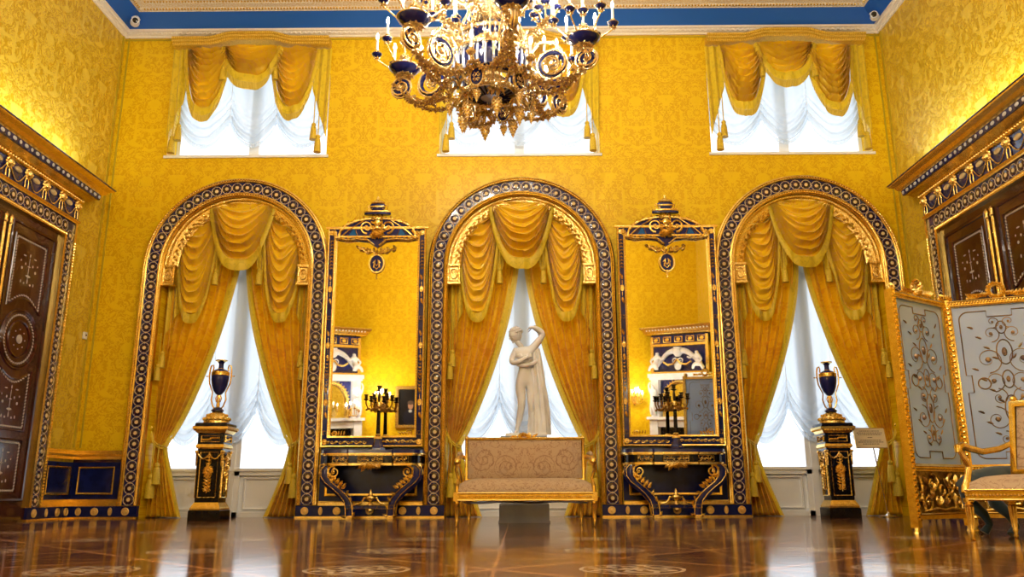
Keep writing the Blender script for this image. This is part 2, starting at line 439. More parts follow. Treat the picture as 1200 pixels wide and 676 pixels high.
# braid lines in the corners and under the ceiling
m = MB()
for X, s in ((XL, 1), (XR, -1)):
    m.box(X, X+s*.012, -.075, -.050, .86, 6.60) if s > 0 else m.box(X-.012, X, -.075, -.050, .86, 6.60)
    xx = X + s*.05; m.box(min(xx, xx+s*.02), max(xx, xx+s*.02), -.012, 0, .86, 6.60)
m.box(XL, XR, -.010, 0, 6.56, 6.585)
st(m, 'trim_5', YEL_DY, smooth=False)

# ------------------------------------------------------------------ arch frames with guilloche band
def sweep_arch(m, c, prof, zb, n=40):
    rs = []
    for z in (zb, ZS): rs.append([(c + r, y, z) for r, y in prof])
    for i in range(1, n): a = PI*i/n; rs.append([(c + r*cos(a), y, ZS + r*sin(a)) for r, y in prof])
    for z in (ZS, zb): rs.append([(c - r, y, z) for r, y in prof])
    m.rings(rs)
def torus_at(m, c, R, r, T=None, n=18, k=4):
    rs = []
    for i in range(n):
        a = 2*PI*i/n
        ring = []
        for j in range(k):
            b = 2*PI*j/k; rr = R + r*cos(b); p = (rr*cos(a), r*sin(b), rr*sin(a))
            ring.append(p)
        rs.append(ring)
    t = MB(); t.rings(rs, loop=True)
    m.join(t, T if T is not None else Matrix.Translation(c))
ROS = MB()
rs = []
for rr, hh in ((.025, 0), (.023, .006), (.017, .009), (.009, .006), (.001, .010)):
    rs.append([(rr*(1+.10*cos(8*a))*cos(a), -hh, rr*(1+.10*cos(8*a))*sin(a)) for a in [2*PI*j/24 for j in range(24)]])
ROS.rings(rs)
def guilloche(name, pts, y, parent, R=.066, T=None, kind=None):
    """interlaced rings with a rosette in each; pts are (x,z) centres"""
    a, b, d = MB(), MB(), MB()
    for x, z in pts:
        M = (T or Matrix()) @ Matrix.Translation((x, y, z))
        torus_at(a, None, R, .0034, M @ Matrix.Scale(.6, 4, (0,1,0)))
        b.join(ROS, M)
        k = MB(); k.lathe([(.050, 0), (.050, .002), (.047, .003)], (0,0,0), 16, 'y'); d.join(k, M @ Matrix.Translation((0, 0, 0)))
        for q_ in range(8):                              # dotted collar round the rosette
            an = 2*PI*q_/8; a.join(MBDOT, M @ Matrix.Translation((.056*cos(an), -.002, .056*sin(an))))
    a.build(name + '_ring', ROSET, parent); b.build('rosette', ROSET, parent); d.build('plum_disc', PLUM, parent)
MBDOT = MB(); MBDOT.ball((0,0,0), .0045, 4, 2)
for i, c in enumerate(AX):
    tr = struct('trim_%d' % (6+i))
    m = MB(); sweep_arch(m, c, [(1.178,0),(1.178,-.045),(1.190,-.055),(1.205,-.05),(1.215,-.062),(1.232,-.055),(1.24,0)], .155)
    sweep_arch(m, c, [(.974,.02),(.974,-.05),(.985,-.062),(1.0,-.05),(1.012,-.058),(1.032,-.045),(1.032,0)], .155)
    # little beads along both mouldings
    for r in (1.21, 1.0):
        for s in (-1, 1):
            for k in range(90): m.ball((c+s*r, -.056, .19+.0335*k), .010, 4, 3)
        nb = int(PI*r/.036)
        for k in range(nb): a = PI*(k+.5)/nb; m.ball((c+r*cos(a), -.056, ZS+r*sin(a)), .010, 4, 3)
    m.build('gilt_moulding', GOLDP, tr)
    m = MB(); sweep_arch(m, c, [(1.03,0),(1.03,-.03),(1.18,-.03),(1.18,0)], .155); m.build('glass_band', LAPIS, tr)
    pts = []
    nj = 22
    for s in (-1, 1):
        for k in range(nj): pts.append((c+s*1.105, .225 + (ZS-.225)*k/nj))
    na = 25
    for k in range(na+1): a = PI*k/na; pts.append((c+1.105*cos(a), ZS+1.105*sin(a)))
    guilloche('guilloche', pts, -.031, tr)
    # gilded archivolt with relief, ending on two corbels
    m = MB()
    rsx = []
    pr = [(.80,.22),(.805,.06),(.83,.045),(.84,.06),(.93,.04),(.945,.015),(.968,.01),(.974,.22)]
    for k in range(41): a = PI*k/40; rsx.append([(c+r*cos(a), y, ZS+r*sin(a)) for r, y in pr])
    m.rings(rsx)
    for k in range(64):
        a = PI*(k+.5)/64; M = Matrix.Translation((c+.885*cos(a), .048, ZS+.885*sin(a))) @ Matrix.Rotation(-a, 4, 'Y')
        t = MB(); leaf(t, (-.02, -.03), PI/2+ (0.7 if k % 2 else -.7), .06, .016, 0, .02); m.join(t, M)
    for k in range(100): a = PI*(k+.5)/100; m.ball((c+.952*cos(a), .014, ZS+.952*sin(a)), .009, 4, 3)
    m.build('archivolt', GOLDC, tr)
    for s in (-1, 1):
        b = MB(); x = c + s*.895
        b.box(x-.078, x+.078, -.015, .2, 2.985, 3.235); b.box(x-.086, x+.086, -.025, .2, 3.215, 3.24); b.box(x-.086, x+.086, -.025, .2, 2.965, 2.99)
        fr = MB(); frame_rect(fr, x-.066, x+.066, 3.0, 3.205, .012, -.015, -.024); b.join(fr)
        torus_at(b, None, .045, .006, Matrix.Translation((x, -.02, 3.10)) @ Matrix.Scale(1.5, 4, (0,0,1)))
        for k in (-1, 1): scroll(b, x+k*.018, 3.12, .018, PI/2, k*1.2, .005, -.022)
        b.build('corbel', GOLDC, tr)

# ------------------------------------------------------------------ dado, plinth with roundels
def roundel(m, x, z, rx, rz, y, T=None):
    t = MB(); rs = []
    for f, h in ((1, 0), (1, .008), (.86, .012), (.78, .006), (.45, .006), (.38, .012), (.05, .014)):
        rs.append([(x+rx*f*cos(a), y-h, z+rz*f*sin(a)) for a in [2*PI*j/20 for j in range(20)]])
    t.rings(rs); m.join(t, T)
def pier(name, x0, x1, rounds, side=None):
    t = struct(name)
    m = MB(); m.box(x0, x1, -.06, 0, .020, .148); m.build('plinth', LAPISD, t, smooth=False)
    m = MB(); m.box(x0-.004, x1+.004, -.075, 0, 0, .022); m.build('foot_moulding', GOLDP, t)
    for x, w in rounds:
        m = MB(); roundel(m, x, .084, w, .048, -.061); m.build('roundel', GOLDR, t)
    return t
r9 = lambda c: [(c-.80,.048),(c-.605,.026),(c-.405,.048),(c,.048),(c+.405,.048),(c+.60,.026),(c+.79,.048)]
for i, (x0, x1) in enumerate(((-2.745,-.915),(1.03,2.855))):
    c = (x0+x1)/2
    t = pier('baseboard_back', x0, x1, r9(c))
    d = struct('trim_%d' % (9+i))
    m = MB(); m.box(x0+.27, x1-.27, -.018, 0, .195, .85); m.build('blue_dado', LAPISD, d, smooth=False)
    m = MB(); m.box(x0+.27, x1-.27, -.05, 0, .148, .20)
    m.tube([(x0+.27,-.05,.195),(x1-.27,-.05,.195)], .008); m.build('gilt_rail', GOLDP, d)
    m = MB(); frame_rect(m, x0+.34, x1-.34, .26, .66, .03, -.018, -.034); m.build('gilt_fillet', GOLDP, d)
    # gilt pilaster strips either side of the mirror, from dado to mirror head
corners = ((XL, AX[0]-RI, [(-5.42,.036),(-5.22,.048),(-5.027,.026),(-4.84,.048)]), (AX[2]+RI, XR, [(4.945,.048),(5.05,.026)]))
for i, (x0, x1, rd) in enumerate(corners):
    t = pier('baseboard_back', x0, x1, rd)
    d = struct('trim_%d' % (11+i))
    a0, a1 = (x0, x1-.27) if i == 0 else (x0+.27, x1)
    if a1 - a0 > .1:
        m = MB(); m.box(a0, a1, -.018, 0, .23, .68); m.build('blue_dado', LAPISD, d, smooth=False)
        m = MB(); frame_rect(m, a0+.08, a1-.07, .29, .625, .022, -.018, -.03); m.build('gilt_fillet', GOLDP, d)
        m = MB(); m.box(a0, a1, -.045, 0, .148, .20); m.box(a0, a1, -.03, 0, .20, .232)
        m.box(a0, a1, -.03, 0, .715, .80); m.box(a0, a1, -.05, 0, .80, .825)
        for k in range(int((a1-a0)/.03)): m.ball((a0+.015+.03*k, -.045, .765), .014, 5, 3)
        m.build('gilt_rail', GOLDP, d)
        m = MB(); m.box(a0, a1, -.02, 0, .68, .715); m.build('plum_fillet', PLUM, d, smooth=False)

# side walls: dado between the corner and the door surround (y from 0 to -.70)
def side_dado(name, X, s):
    d = struct(name)
    def bx(m, d0, d1, y0, y1, z0, z1): m.box(min(X+s*d0, X+s*d1), max(X+s*d0, X+s*d1), y0, y1, z0, z1)
    m = MB(); bx(m, 0, .018, -.70, 0, .23, .68); bx(m, 0, .06, -.98, 0, .02, .148); m.build('blue_dado', LAPISD, d, smooth=False)
    T = Matrix.Translation((X, 0, 0)) @ Matrix.Rotation(PI/2*s, 4, 'Z')      # local x -> world +-y, local -y -> into room
    m = MB(); bx(m, 0, .045, -.70, 0, .148, .20); bx(m, 0, .03, -.70, 0, .20, .232); bx(m, 0, .03, -.70, 0, .715, .80); bx(m, 0, .05, -.70, 0, .80, .825); bx(m, 0, .075, -1.0, 0, 0, .022)
    for k in range(22): m.ball((X+s*.045, -.02-.031*k, .765), .014, 5, 3)
    f = MB(); frame_rect(f, .10, .62, .29, .625, .022, -.018, -.03)
    m.join(f, Matrix.Translation((X, 0, 0)) @ Matrix(((0, -s, 0, 0), (-1, 0, 0, 0), (0, 0, 1, 0), (0, 0, 0, 1))))
    m.build('gilt_rail', GOLDP, d)
    for y, w in ((-.17,.048),(-.36,.048),(-.60,.026),(-.85,.048)):
        r = MB(); roundel(r, -y, .084, w, .048, -.061, Matrix.Translation((X, 0, 0)) @ Matrix(((0, -s, 0, 0), (-1, 0, 0, 0), (0, 0, 1, 0), (0, 0, 0, 1)))); r.build('roundel', GOLDR, d)
side_dado('baseboard_left', XL, 1); side_dado('baseboard_right', XR, -1)

# ------------------------------------------------------------------ doors (built facing -y, then turned onto the side walls)
def door(n, X, s):
    """local x = distance from back wall along the side wall, local -y = into the room"""
    R = Matrix.Translation((X, 0, 0)) @ Matrix(((0, -s, 0, 0), (-1, 0, 0, 0), (0, 0, 1, 0), (0, 0, 0, 1)))
    A0, A1, ZT = .98, 3.12, 3.36                 # clear opening and its head
    sur = struct('trim_%d' % (12+n))
    def B(m, name, mat, par, **k): m.xf(R); return m.build(name, mat, par, **k)
    # surround: outer gilt, glass band, inner gilt
    def port(a, w0, w1, y, m):                   # three-sided strip between offsets w0..w1 outside the opening
        m.box(A0-w1, A0-w0, y, 0, .15, ZT+w1); m.box(A1+w0, A1+w1, y, 0, .15, ZT+w1); m.box(A0-w0, A1+w0, y, 0, ZT+w0, ZT+w1)
    m = MB(); port(0, 0, .045, -.075, m); port(0, .205, .25, -.08, m)
    for k in range(88):
        m.ball((A0-.227, -.08, .18+.036*k), .013, 4, 3); m.ball((A1+.227, -.08, .18+.036*k), .013, 4, 3)
    for k in range(58): m.ball((A0-.02+.038*k, -.075, ZT+.022), .012, 4, 3)
    B(m, 'gilt_moulding', GOLDP, sur)
    m = MB(); port(0, .045, .205, -.06, m); B(m, 'glass_band', LAPIS, sur, smooth=False)
    pts = [(A0-.125, .225+.1375*k) for k in range(24)] + [(A1+.125, .225+.1375*k) for k in range(24)]
    nh = 18; pts += [(A0-.125 + (A1-A0+.25)*k/nh, ZT+.125) for k in range(1, nh)]
    guilloche('guilloche', pts, -.061, sur, T=R)
    # frieze: blue with lion masks, swags and oval medallions
    F0, F1, Z0, Z1 = A0-.25, A1+.25, 3.61, 3.86
    m = MB(); m.box(F0, F1, -.07, 0, Z0, Z1); B(m, 'frieze', LAPIS, sur, smooth=False)
    gm = MB(); om = MB()
    nf = 7; stp = (F1-F0-.16)/nf
    for k in range(nf+1):
        x = F0+.08+stp*k; t = MB()
        t.ball((x, -.10, Z1-.075), .05, 10, 8, 1, .7, 1.1)
        for j in range(9): an = 2*PI*j/9; t.ball((x+.048*cos(an), -.085, Z1-.072+.05*sin(an)), .018, 5, 4)
        t.ball((x, -.135, Z1-.09), .014, 6, 4)
        for q_ in (-1, 1):
            t.tube([(x+q_*.02, -.08, Z1-.12), (x+q_*.032, -.08, Z1-.17), (x+q_*.028, -.08, Z1-.235)], [.008,.006,.009], 5)
        gm.join(t)
        if k < nf:
            gm.tube([(x+.04+(stp-.08)*u, -.08, Z1-.10-.12*sin(PI*u)) for u in [j/12 for j in range(13)]], .0075, 5)
            xc = x+stp/2; e = MB()
            rs = [[(xc+.062*f*cos(a), -.07-h, Z1-.085+.030*f*sin(a)) for a in [2*PI*j/18 for j in range(18)]] for f, h in ((1,0),(1,.014),(.84,.018),(.78,.010),(.3,.018),(.02,.02))]
            e.rings(rs); om.join(e)
    B(gm, 'mask_garland', GOLDC, sur); B(om, 'oval_medallion', ROSET, sur)
    # cornice: gilt slope, blue band with studs, gilt edge
    def sweep(prof):
        mm = MB(); rs = []
        for a, sg in ((F0, -1), (F1, 1)): rs.append([(a+sg*(d-.07), -d, z) for d, z in prof])
        # returns to the wall at both ends
        rs = [[(F0-(d-.07), 0, z) for d, z in prof]] + rs + [[(F1+(d-.07), 0, z) for d, z in prof]]
        mm.rings(rs, closed=False, cap=False); return mm
    m = sweep([(.02,Z0-.02),(.09,Z0-.02),(.095,Z0),(.07,Z0+.012)]); m2 = sweep([(.07,Z1-.015),(.10,Z1),(.10,Z1+.02),(.14,Z1+.035),(.17,Z1+.07),(.21,Z1+.085)])
    m.join(m2); m3 = sweep([(.235,Z1+.155),(.27,Z1+.17),(.29,Z1+.21),(.345,Z1+.235),(.35,Z1+.25),(.0,Z1+.255)]); m.join(m3)
    for k in range(56): m.ball((F0+.01+(F1-F0-.02)*k/55, -.108, Z1+.01), .015, 5, 3)
    B(m, 'gilt_cornice', GOLDP, sur, ang=30)
    m = sweep([(.21,Z1+.085),(.225,Z1+.09),(.235,Z1+.155)]); B(m, 'blue_cornice_band', LAPIS, sur, smooth=False)
    m = MB()
    for k in range(28):
        x = F0-.12+(F1-F0+.24)*k/27; m.ball((x, -.234, Z1+.122), .026, 10, 6, 1.35 if k % 2 else .8, .4, .85)
    B(m, 'cornice_stud', simple('pearl_%d' % n, (.75,.74,.70), .3), sur)
    m = sweep([(.345,Z1+.252),(.358,Z1+.254),(.358,Z1+.265),(0,Z1+.268)]); B(m, 'cornice_cap', LAPIS, sur, smooth=False)
    # leaves
    dr = struct('door_%d' % n)
    MID = (A0+A1)/2
    for li, (x0, x1) in enumerate(((A0, MID-.002), (MID+.002, A1))):
        m = MB(); m.box(x0, x1, -.03, 0, .0, ZT)
        lf = B(m, 'door_leaf', WOODD, dr, smooth=False)
        sg = 1 if li == 0 else -1
        w0, w1 = x0+.16, x1-.16
        if li == 0: w0, w1 = x0+.24, x1-.20
        else: w0, w1 = x0+.20, x1-.24
        fm = MB(); frame_rect(fm, x0+.09, x1-.10, .22, ZT-.10, .03, -.03, -.045); B(fm, 'stile_moulding', WOODD, dr)
        pm = MB(); iv = MB()
        zones = [(2.40, 3.12, 'arch'), (1.62, 2.32, 'round'), (.98, 1.56, 'arch2'), (.30, .88, 'rect')]
        cx = (w0+w1)/2
        for z0, z1, kd in zones:
            if kd == 'round':
                r = .27
                for rr in (.33, .30, .20): torus_at(pm, None, rr, .014, Matrix.Translation((cx, -.032, (z0+z1)/2)), 36, 5)
                nd = 44
                for k in range(nd):
                    a = 2*PI*k/nd; t = MB(); t.box(-.007,.007,-.037,-.03,-.014,.014)
                    iv.join(t, Matrix.Translation((cx+r*cos(a), 0, (z0+z1)/2+r*sin(a))) @ Matrix.Rotation(-a+.5, 4, 'Y'))
                t = MB(); roundel(t, cx, (z0+z1)/2, .05, .05, -.032); iv.join(t)
                for k in range(8):
                    a = 2*PI*k/8; iv.ball((cx+.11*cos(a), -.033, (z0+z1)/2+.11*sin(a)), .008, 5, 3)
            else:
                # border path: rectangle whose side next to the roundel is scooped
                def bord(e):
                    a, b, c_, d_ = w0+e, w1-e, z0+e, z1-e; P = []
                    if kd == 'arch':
                        P = [(a, c_-.10), (a, d_), (b, d_), (b, c_-.10)]
                        P += [(b+(a-b)*u, c_-.10+.13*sin(PI*u)) for u in [j/14 for j in range(1, 14)]]
                    elif kd == 'arch2':
                        P = [(b, d_+.10), (b, c_), (a, c_), (a, d_+.10)]
                        P += [(a+(b-a)*u, d_+.10-.13*sin(PI*u)) for u in [j/14 for j in range(1, 14)]]
                    else: P = [(a, c_), (a, d_), (b, d_), (b, c_)]
                    return P
                pm.tube([(x, -.032, z) for x, z in bord(0)], .012, 5, loop=True)
                P = bord(.035); P.append(P[0])
                for (ax_, az), (bx_, bz) in zip(P, P[1:]):
                    L = math.hypot(bx_-ax_, bz-az); nn = max(1, int(L/.034)); an = math.atan2(bz-az, bx_-ax_)
                    for k in range(nn):
                        u = (k+.5)/nn; t = MB(); t.box(-.013,.013,-.037,-.03,-.007,.007)
                        iv.join(t, Matrix.Translation((ax_+(bx_-ax_)*u, 0, az+(bz-az)*u)) @ Matrix.Rotation(-an-.5, 4, 'Y'))
                # scattered symmetric ivory figures
                zc = (z0+z1)/2
                for dx, dz, w, h in ((0,.17,.010,.022),(.10,.15,.03,.008),(.07,.06,.012,.016),(.0,.04,.03,.006),(.13,.0,.018,.018),(.0,-.07,.05,.014),(.06,-.16,.014,.014),(.12,-.15,.010,.020),(0,-.13,.010,.03),(.16,.08,.008,.012)):
                    if abs(dz) > (z1-z0)/2-.08: continue
                    for q_ in ((-1, 1) if dx else (1,)):
                        t = MB(); t.lathe([(.9, 0), (1, .002), (.6, .005)], (0,0,0), 7, 'y')
                        iv.join(t, Matrix.Translation((cx+q_*dx, -.03, zc+dz)) @ Matrix.Diagonal((w, 1, h, 1)))
                iv.tube([(cx, -.031, zc-.14), (cx, -.031, zc+.14)], .003, 4)
        B(pm, 'panel_moulding', WOODM, dr); B(iv, 'ivory_inlay', IVORY, dr)
        g = MB(); xs_ = x1-.045 if li == 0 else x0+.045
        g.tube([(xs_, -.05, .06), (xs_, -.05, 3.20)], .016, 8)
        for z in (3.20, 1.9, .06): g.lathe([(.012,-.05),(.028,-.03),(.020,0),(.028,.04),(.010,.07)], (xs_, -.05, z), 10)
        B(g, 'gilt_rod', GOLD, dr)
door(1, XL, 1); door(2, XR, -1)
# ------------------------------------------------------------------ windows
for i, c in enumerate(AX):
    w = struct('window_%d' % (i+1))
    m = MB()
    for x0, x1 in ((c-RI, c-RI+.10), (c+RI-.10, c+RI), (c-.105, c+.105)): m.box(x0, x1, .40, .48, 0, ZS+.3)
    m.box(c-.04, c+.04, .385, .41, 0, ZS+.8)
    m.box(c-RI, c+RI, .40, .48, .52, .60); m.box(c-RI, c+RI, .40, .48, 0, .06); m.box(c-RI, c+RI, .40, .48, 3.1, 3.2)
    m.box(c-RI, c+RI, .38, .41, .575, .61)
    m.build('window_frame', WHITEP, w, smooth=False)
    m = MB(); m.box(c-RI, c+RI, .45, .47, .04, .54)
    for s in (-1, 1):
        x0, x1 = sorted((c+s*.16, c+s*(RI-.14))); frame_rect(m, x0, x1, .09, .50, .025, .45, .425)
    m.build('lower_panel', WHITEP, w)
    m = MB(); m.box(c-RI, c+RI, .455, .461, .60, ZS+RI); m.build('pane', PANE, w, smooth=False)
for i, c in enumerate(UX):
    w = struct('window_%d' % (i+4))
    m = MB()
    for x0, x1 in ((c-UW, c-UW+.05), (c+UW-.05, c+UW), (c-.07, c+.07)): m.box(x0, x1, .30, .38, UZ0, UZ1)
    m.box(c-UW, c+UW, .30, .38, UZ0, UZ0+.06); m.box(c-UW, c+UW, .30, .38, UZ1-.06, UZ1)
    m.box(c-UW-.03, c+UW+.03, -.02, .30, UZ0-.025, UZ0+.012)
    m.build('window_frame', WHITEP, w, smooth=False)
    m = MB(); m.box(c-UW, c+UW, .335, .341, UZ0, UZ1); m.build('pane', PANE, w, smooth=False)

# ------------------------------------------------------------------ voile blinds
def voile(hw, ztop, peaks, zpk, zlow, name, loc, label, group):
    """austrian blind: cords gather the cloth at the peaks, scallops hang between them"""
    edges = [-hw] + peaks + [hw]
    def zb(x):
        for a, b in zip(edges, edges[1:]):
            if a <= x <= b:
                u = (x-a)/(b-a); pa = zpk if a != -hw else zpk-.12*(zpk-zlow); pb = zpk if b != hw else zpk-.12*(zpk-zlow)
                return pa+(pb-pa)*u - (zpk-zlow)*sin(PI*u)**.75
        return zlow
    def f(u, v):
        x = -hw+2*hw*u; zz = zb(x); zf = zpk+.45
        z = ztop+(zz-ztop)*v
        cell = 0
        k = max(0, 1-(z-zz)/(.62)); 
        dist = min(abs(x-p) for p in peaks)
        gather = math.exp(-(dist/.07)**2)
        y = .012*sin(x*26)*(1-k) + k**1.5*.036*sin((z-zz)*48) + gather*k*.02*sin(x*150)
        y -= k*.05*sin(PI*min(1, dist/.3))
        return (x, y, z)
    t = thing(name, label, 'blind', loc, 0, group)
    m = MB(); m.grid(f, 120, 90); m.build('voile_cloth', SHEER, t)
    m = MB()
    def g(u, v):
        x = -hw+2*hw*u; return (x, -.006*(v) + .004*sin(x*300), zb(x)-.055*v)
    m.grid(g, 240, 2); m.build('voile_fringe', SHEER, t)
    for p in peaks: m = MB(); m.tube([(p, -.03, ztop), (p, -.03, zpk)], .003, 4); m.build('draw_cord', WHITEP, t)
    return t
nm = ('left', 'middle', 'right')
for i, c in enumerate(AX):
    voile(.94, 3.75, [-.30, .30], 1.42, .98, 'voile_blind', (c, .345, 0), 'sheer white scalloped blind behind the %s arched window curtains' % nm[i], 'sheer blinds in the arches')
for i, c in enumerate(UX):
    voile(1.06, 6.42, [-.33, .33], 5.42, 5.06, 'voile_blind', (c, .20, 0), 'sheer white scalloped blind in the %s upper window' % nm[i], 'sheer blinds in the upper windows')

# ------------------------------------------------------------------ tassels, swags, curtains
def tassel(m, x, y, z, s=1.0, cord=.1):
    m.tube([(x, y, z+cord), (x, y, z)], .006*s, 5)
    m.lathe([(.008,.0),(.022,-.012),(.026,-.03),(.018,-.045),(.028,-.055),(.034,-.10),(.038,-.17),(.040,-.20),(.0,-.20)] if s == 1 else
            [(r*s, h*s) for r, h in [(.008,.0),(.022,-.012),(.026,-.03),(.018,-.045),(.028,-.055),(.034,-.10),(.038,-.17),(.040,-.20),(.0,-.20)]], (x, y, z), 10)
def swag(parent,  cx, hw, ztl, ztr, zbot, y, nf, seed=0, trim=.10, skew=0, topw=None, bulge=.13, fr=.07, amp=.042):
    """draped swag: nested U folds hung from two points; s across, t from first to last fold"""
    tw = topw or 1.0
    def curve(s, t, extra=0):
        D0 = max(ztl, ztr) - zbot
        zt = ztl*(1-s)/2+ztr*(1+s)/2
        w = hw*(tw+(1-tw)*min(1, t*1.25)**.8)
        drop = D0*(.015+.985*t**.85) + extra
        shape = (1-abs(s)**(1.25+1.75*min(1, t)))
        z = zt - (zt-(max(ztl, ztr)-drop))*shape
        x = cx + w*s + skew*t*shape
        return x, z, shape
    def f(u, v):
        s = -1+2*u; t = v
        x, z, sh = curve(s, t)
        ph = nf*2*PI*t + .35*sin(3*s+seed)+.2*sin(7*s+seed*2)
        fold = amp*(1+.4*sin(5*t+seed))*(abs(sin(ph/2))**.6*2-1)*(-1) + .012*sin(1.7*ph+seed+s*4)
        yy = y - bulge*sin(PI*min(1, t*.85+.1))*sh**.7 - fold*(.45+.55*sh**.5)
        return (x, yy, z)
    m = MB(); m.grid(f, 44, int(nf*14)); b = m.build('swag', SILKS, parent, thick=0)
    def g(u, v):
        s = -1+2*u; x, z, sh = curve(s, 1, 0); x2, z2, sh2 = curve(s, 1, trim)
        x0, y0, z0 = f(u, 1)
        k = .35+.65*sh**.6
        sd = (1 if s > 0 else -1)*abs(s)**2
        return (x+sd*.045*v, y0-.012-.010*sin(PI*v)-.006*sin(s*18), z-trim*v*k)
    m = MB(); m.grid(g, 60, 5); m.build('swag_border', OLIVE, parent)
    if fr:
        def h(u, v):
            s = -1+2*u; p = g(u, 1); sh = (1-abs(s)**2.3)
            return (p[0], p[1]+.004*sin(u*400), p[2]-fr*v*(.3+.7*sh)*(1-.12*(sin(u*600)*.5+.5)))
        m = MB(); m.grid(h, 160, 2); m.build('swag_fringe', FRINGE, parent)

def tail(parent, x0, x1, z0, z1, y, zs1=None, mat=None, nf=3):
    """short pleated tail with slanting hem: x0 long side, x1 short side"""
    zs1 = zs1 if zs1 is not None else z1+.3
    def f(u, v):
        zb_ = z1+(zs1-z1)*u
        x = x0+(x1-x0)*u + .02*v*(1 if x1 > x0 else -1)
        return (x, y-.028*sin(nf*2*PI*u+.4)*(.5+.5*v), z0+(zb_-z0)*v)
    m = MB(); m.grid(f, 30, 16); m.build('tail', OLIVE if mat is None else mat, parent)

def curtain(c, s, side, loc_y, label):
    """tied-back curtain; s=-1 hangs on the left of the arch"""
    t = thing('silk_curtain', label, 'curtain', (c, loc_y, 0), 0, 'tied back silk curtains')
    ZG = .90
    def inner(z):   # inner edge distance from arch centre (positive)
        if z >= ZG:
            u = (z-ZG)/(3.55-ZG); return .83-.75*(1-(1-min(u, 1))**1.65)
        u = (ZG-z)/ZG; return .83-.28*(u**1.2)
    def outer(z):
        if z >= ZG: return .985-.03*max(0, 1-(z-ZG)/.4)
        return .93+.05*((ZG-z)/ZG)
    NV = 90
    def f(u, v):
        z = 3.95*(1-v)+.012
        a, b = outer(z), inner(z)
        pinch = math.exp(-((z-ZG)/.22)**2)
        x = a+(b-a)*u
        nf = 6.5
        amp = .045*(1-.55*pinch) * min(1, (a-b)/.3)
        ph = 2*PI*nf*u + .5*sin(z*2.2+s)
        y = -amp*sin(ph) - .012*sin(2*ph+z*3) - .07*(1-u)*0 - .05*pinch
        if z < ZG: y -= .02*sin(9*u+3*z)+.05*((ZG-z)/ZG)*u
        if z > ZG and z < ZG+1.2: y -= .04*sin(PI*(z-ZG)/1.2)*(1-abs(2*u-1))
        return (s*x, y, z)
    m = MB(); m.grid(f, 110, NV); m.build('curtain_cloth', SILK, t, thick=.004)
    def g(u, v):
        z = 3.95*(1-v)+.012; p = f(1, v); w = (.075 if z > ZG+.1 else .05)
        return (p[0]+s*w*(.55-u)*1.0, p[1]-.016-.004*sin(u*PI), z-.0)
    m = MB(); m.grid(g, 4, 120); m.build('curtain_border', OLIVE, t)
    def h(u, v):
        z = 3.95*(1-v)+.012; p = g(1, v); L = .035 if z > ZG else .03
        return (p[0]-s*L*u*(1-.3*(sin(v*900)*.5+.5)), p[1], z-.025*u)
    m = MB(); m.grid(h, 1, 400); m.build('curtain_fringe', FRINGE, t)
    # tie back: cord round the cloth up to a gilt boss, two tassels
    m = MB()
    cord = [(s*.80, -.10, ZG-.02), (s*.86, -.15, ZG), (s*.92, -.15, ZG+.05), (s*.965, -.12, ZG+.14), (s*1.0, -.10, ZG+.21)]
    m.tube(cord, .012, 6); m.tube([(x, y-.012, z-.028) for x, y, z in cord], .010, 6)
    m.tube([(s*.80,-.10,ZG-.02),(s*.79,-.02,ZG),(s*.86,.05,ZG+.02)], .012, 6)
    m.build('tie_back', simple_tass, t)
    for a_ in ((s*.90, -.17, ZG-.36, 1.5, .38), (s*.84, -.165, ZG-.22, 1.35, .24)): m = MB(); tassel(m, *a_); m.build('tassel', simple_tass, t)
    m = MB(); m.lathe([(.012,-.10),(.012,.0),(.030,.005),(.034,.015),(.020,.028),(.008,.034)], (s*1.0, -.11, ZG+.22), 14, 'y'); m.build('curtain_boss', GOLD, t)
    return t
simple_tass = simple('tassel_silk', (.78,.56,.03), .5, nscale=90, bst=.8, var=(.60,.40,.02))

def arch_valance(c, i):
    t = thing('swag_valance', 'three gathered yellow swags with tassels heading the %s arch' % nm[i], 'valance', (c, .12, 0), 0, 'swagged valances in the arches')
    # side swags hang long, the middle one short and on top
    swag(t, -.56, .265, 3.62, 4.02, 2.60, .0, 9, 1, trim=.13, fr=.0, topw=.70, skew=-.03)
    swag(t, .56, .265, 4.02, 3.62, 2.60, .0, 9, 2.3, trim=.13, fr=.0, topw=.70, skew=.03)
    swag(t, .0, .41, 4.12, 4.12, 3.32, -.05, 7, 4, trim=.15, fr=.0, topw=.84, bulge=.15)
    for s in (-1, 1):
        tail(t, s*.34, s*.24, 3.85, 2.98, -.02, 3.3, nf=1.5)
        tail(t, s*.95, s*.80, 3.4, 2.30, .02, 2.62, nf=1.6)
        tail(t, s*.955, s*.86, 3.4, 2.02, .04, 2.2, SILK, nf=1.6)
        for a_ in ((s*.29, -.08, 3.20, 1.1, .5), (s*.90, -.06, 2.10, 1.1, .5), (s*.93, -.09, 1.93, 1.1, .4)): m = MB(); tassel(m, *a_); m.build('tassel', simple_tass, t)
    m = MB(); m.tube([(.80*cos(PI*(.12+.76*k/30)), .03, ZS+.80*sin(PI*(.12+.76*k/30))) for k in range(31)], .02, 6); m.build('heading_rod', OLIVE, t)
for i, c in enumerate(AX):
    arch_valance(c, i)
    for s in (-1, 1):
        curtain(c, s, i, .25, 'long yellow silk curtain tied back on the %s side of the %s arch' % ('left' if s < 0 else 'right', nm[i]))

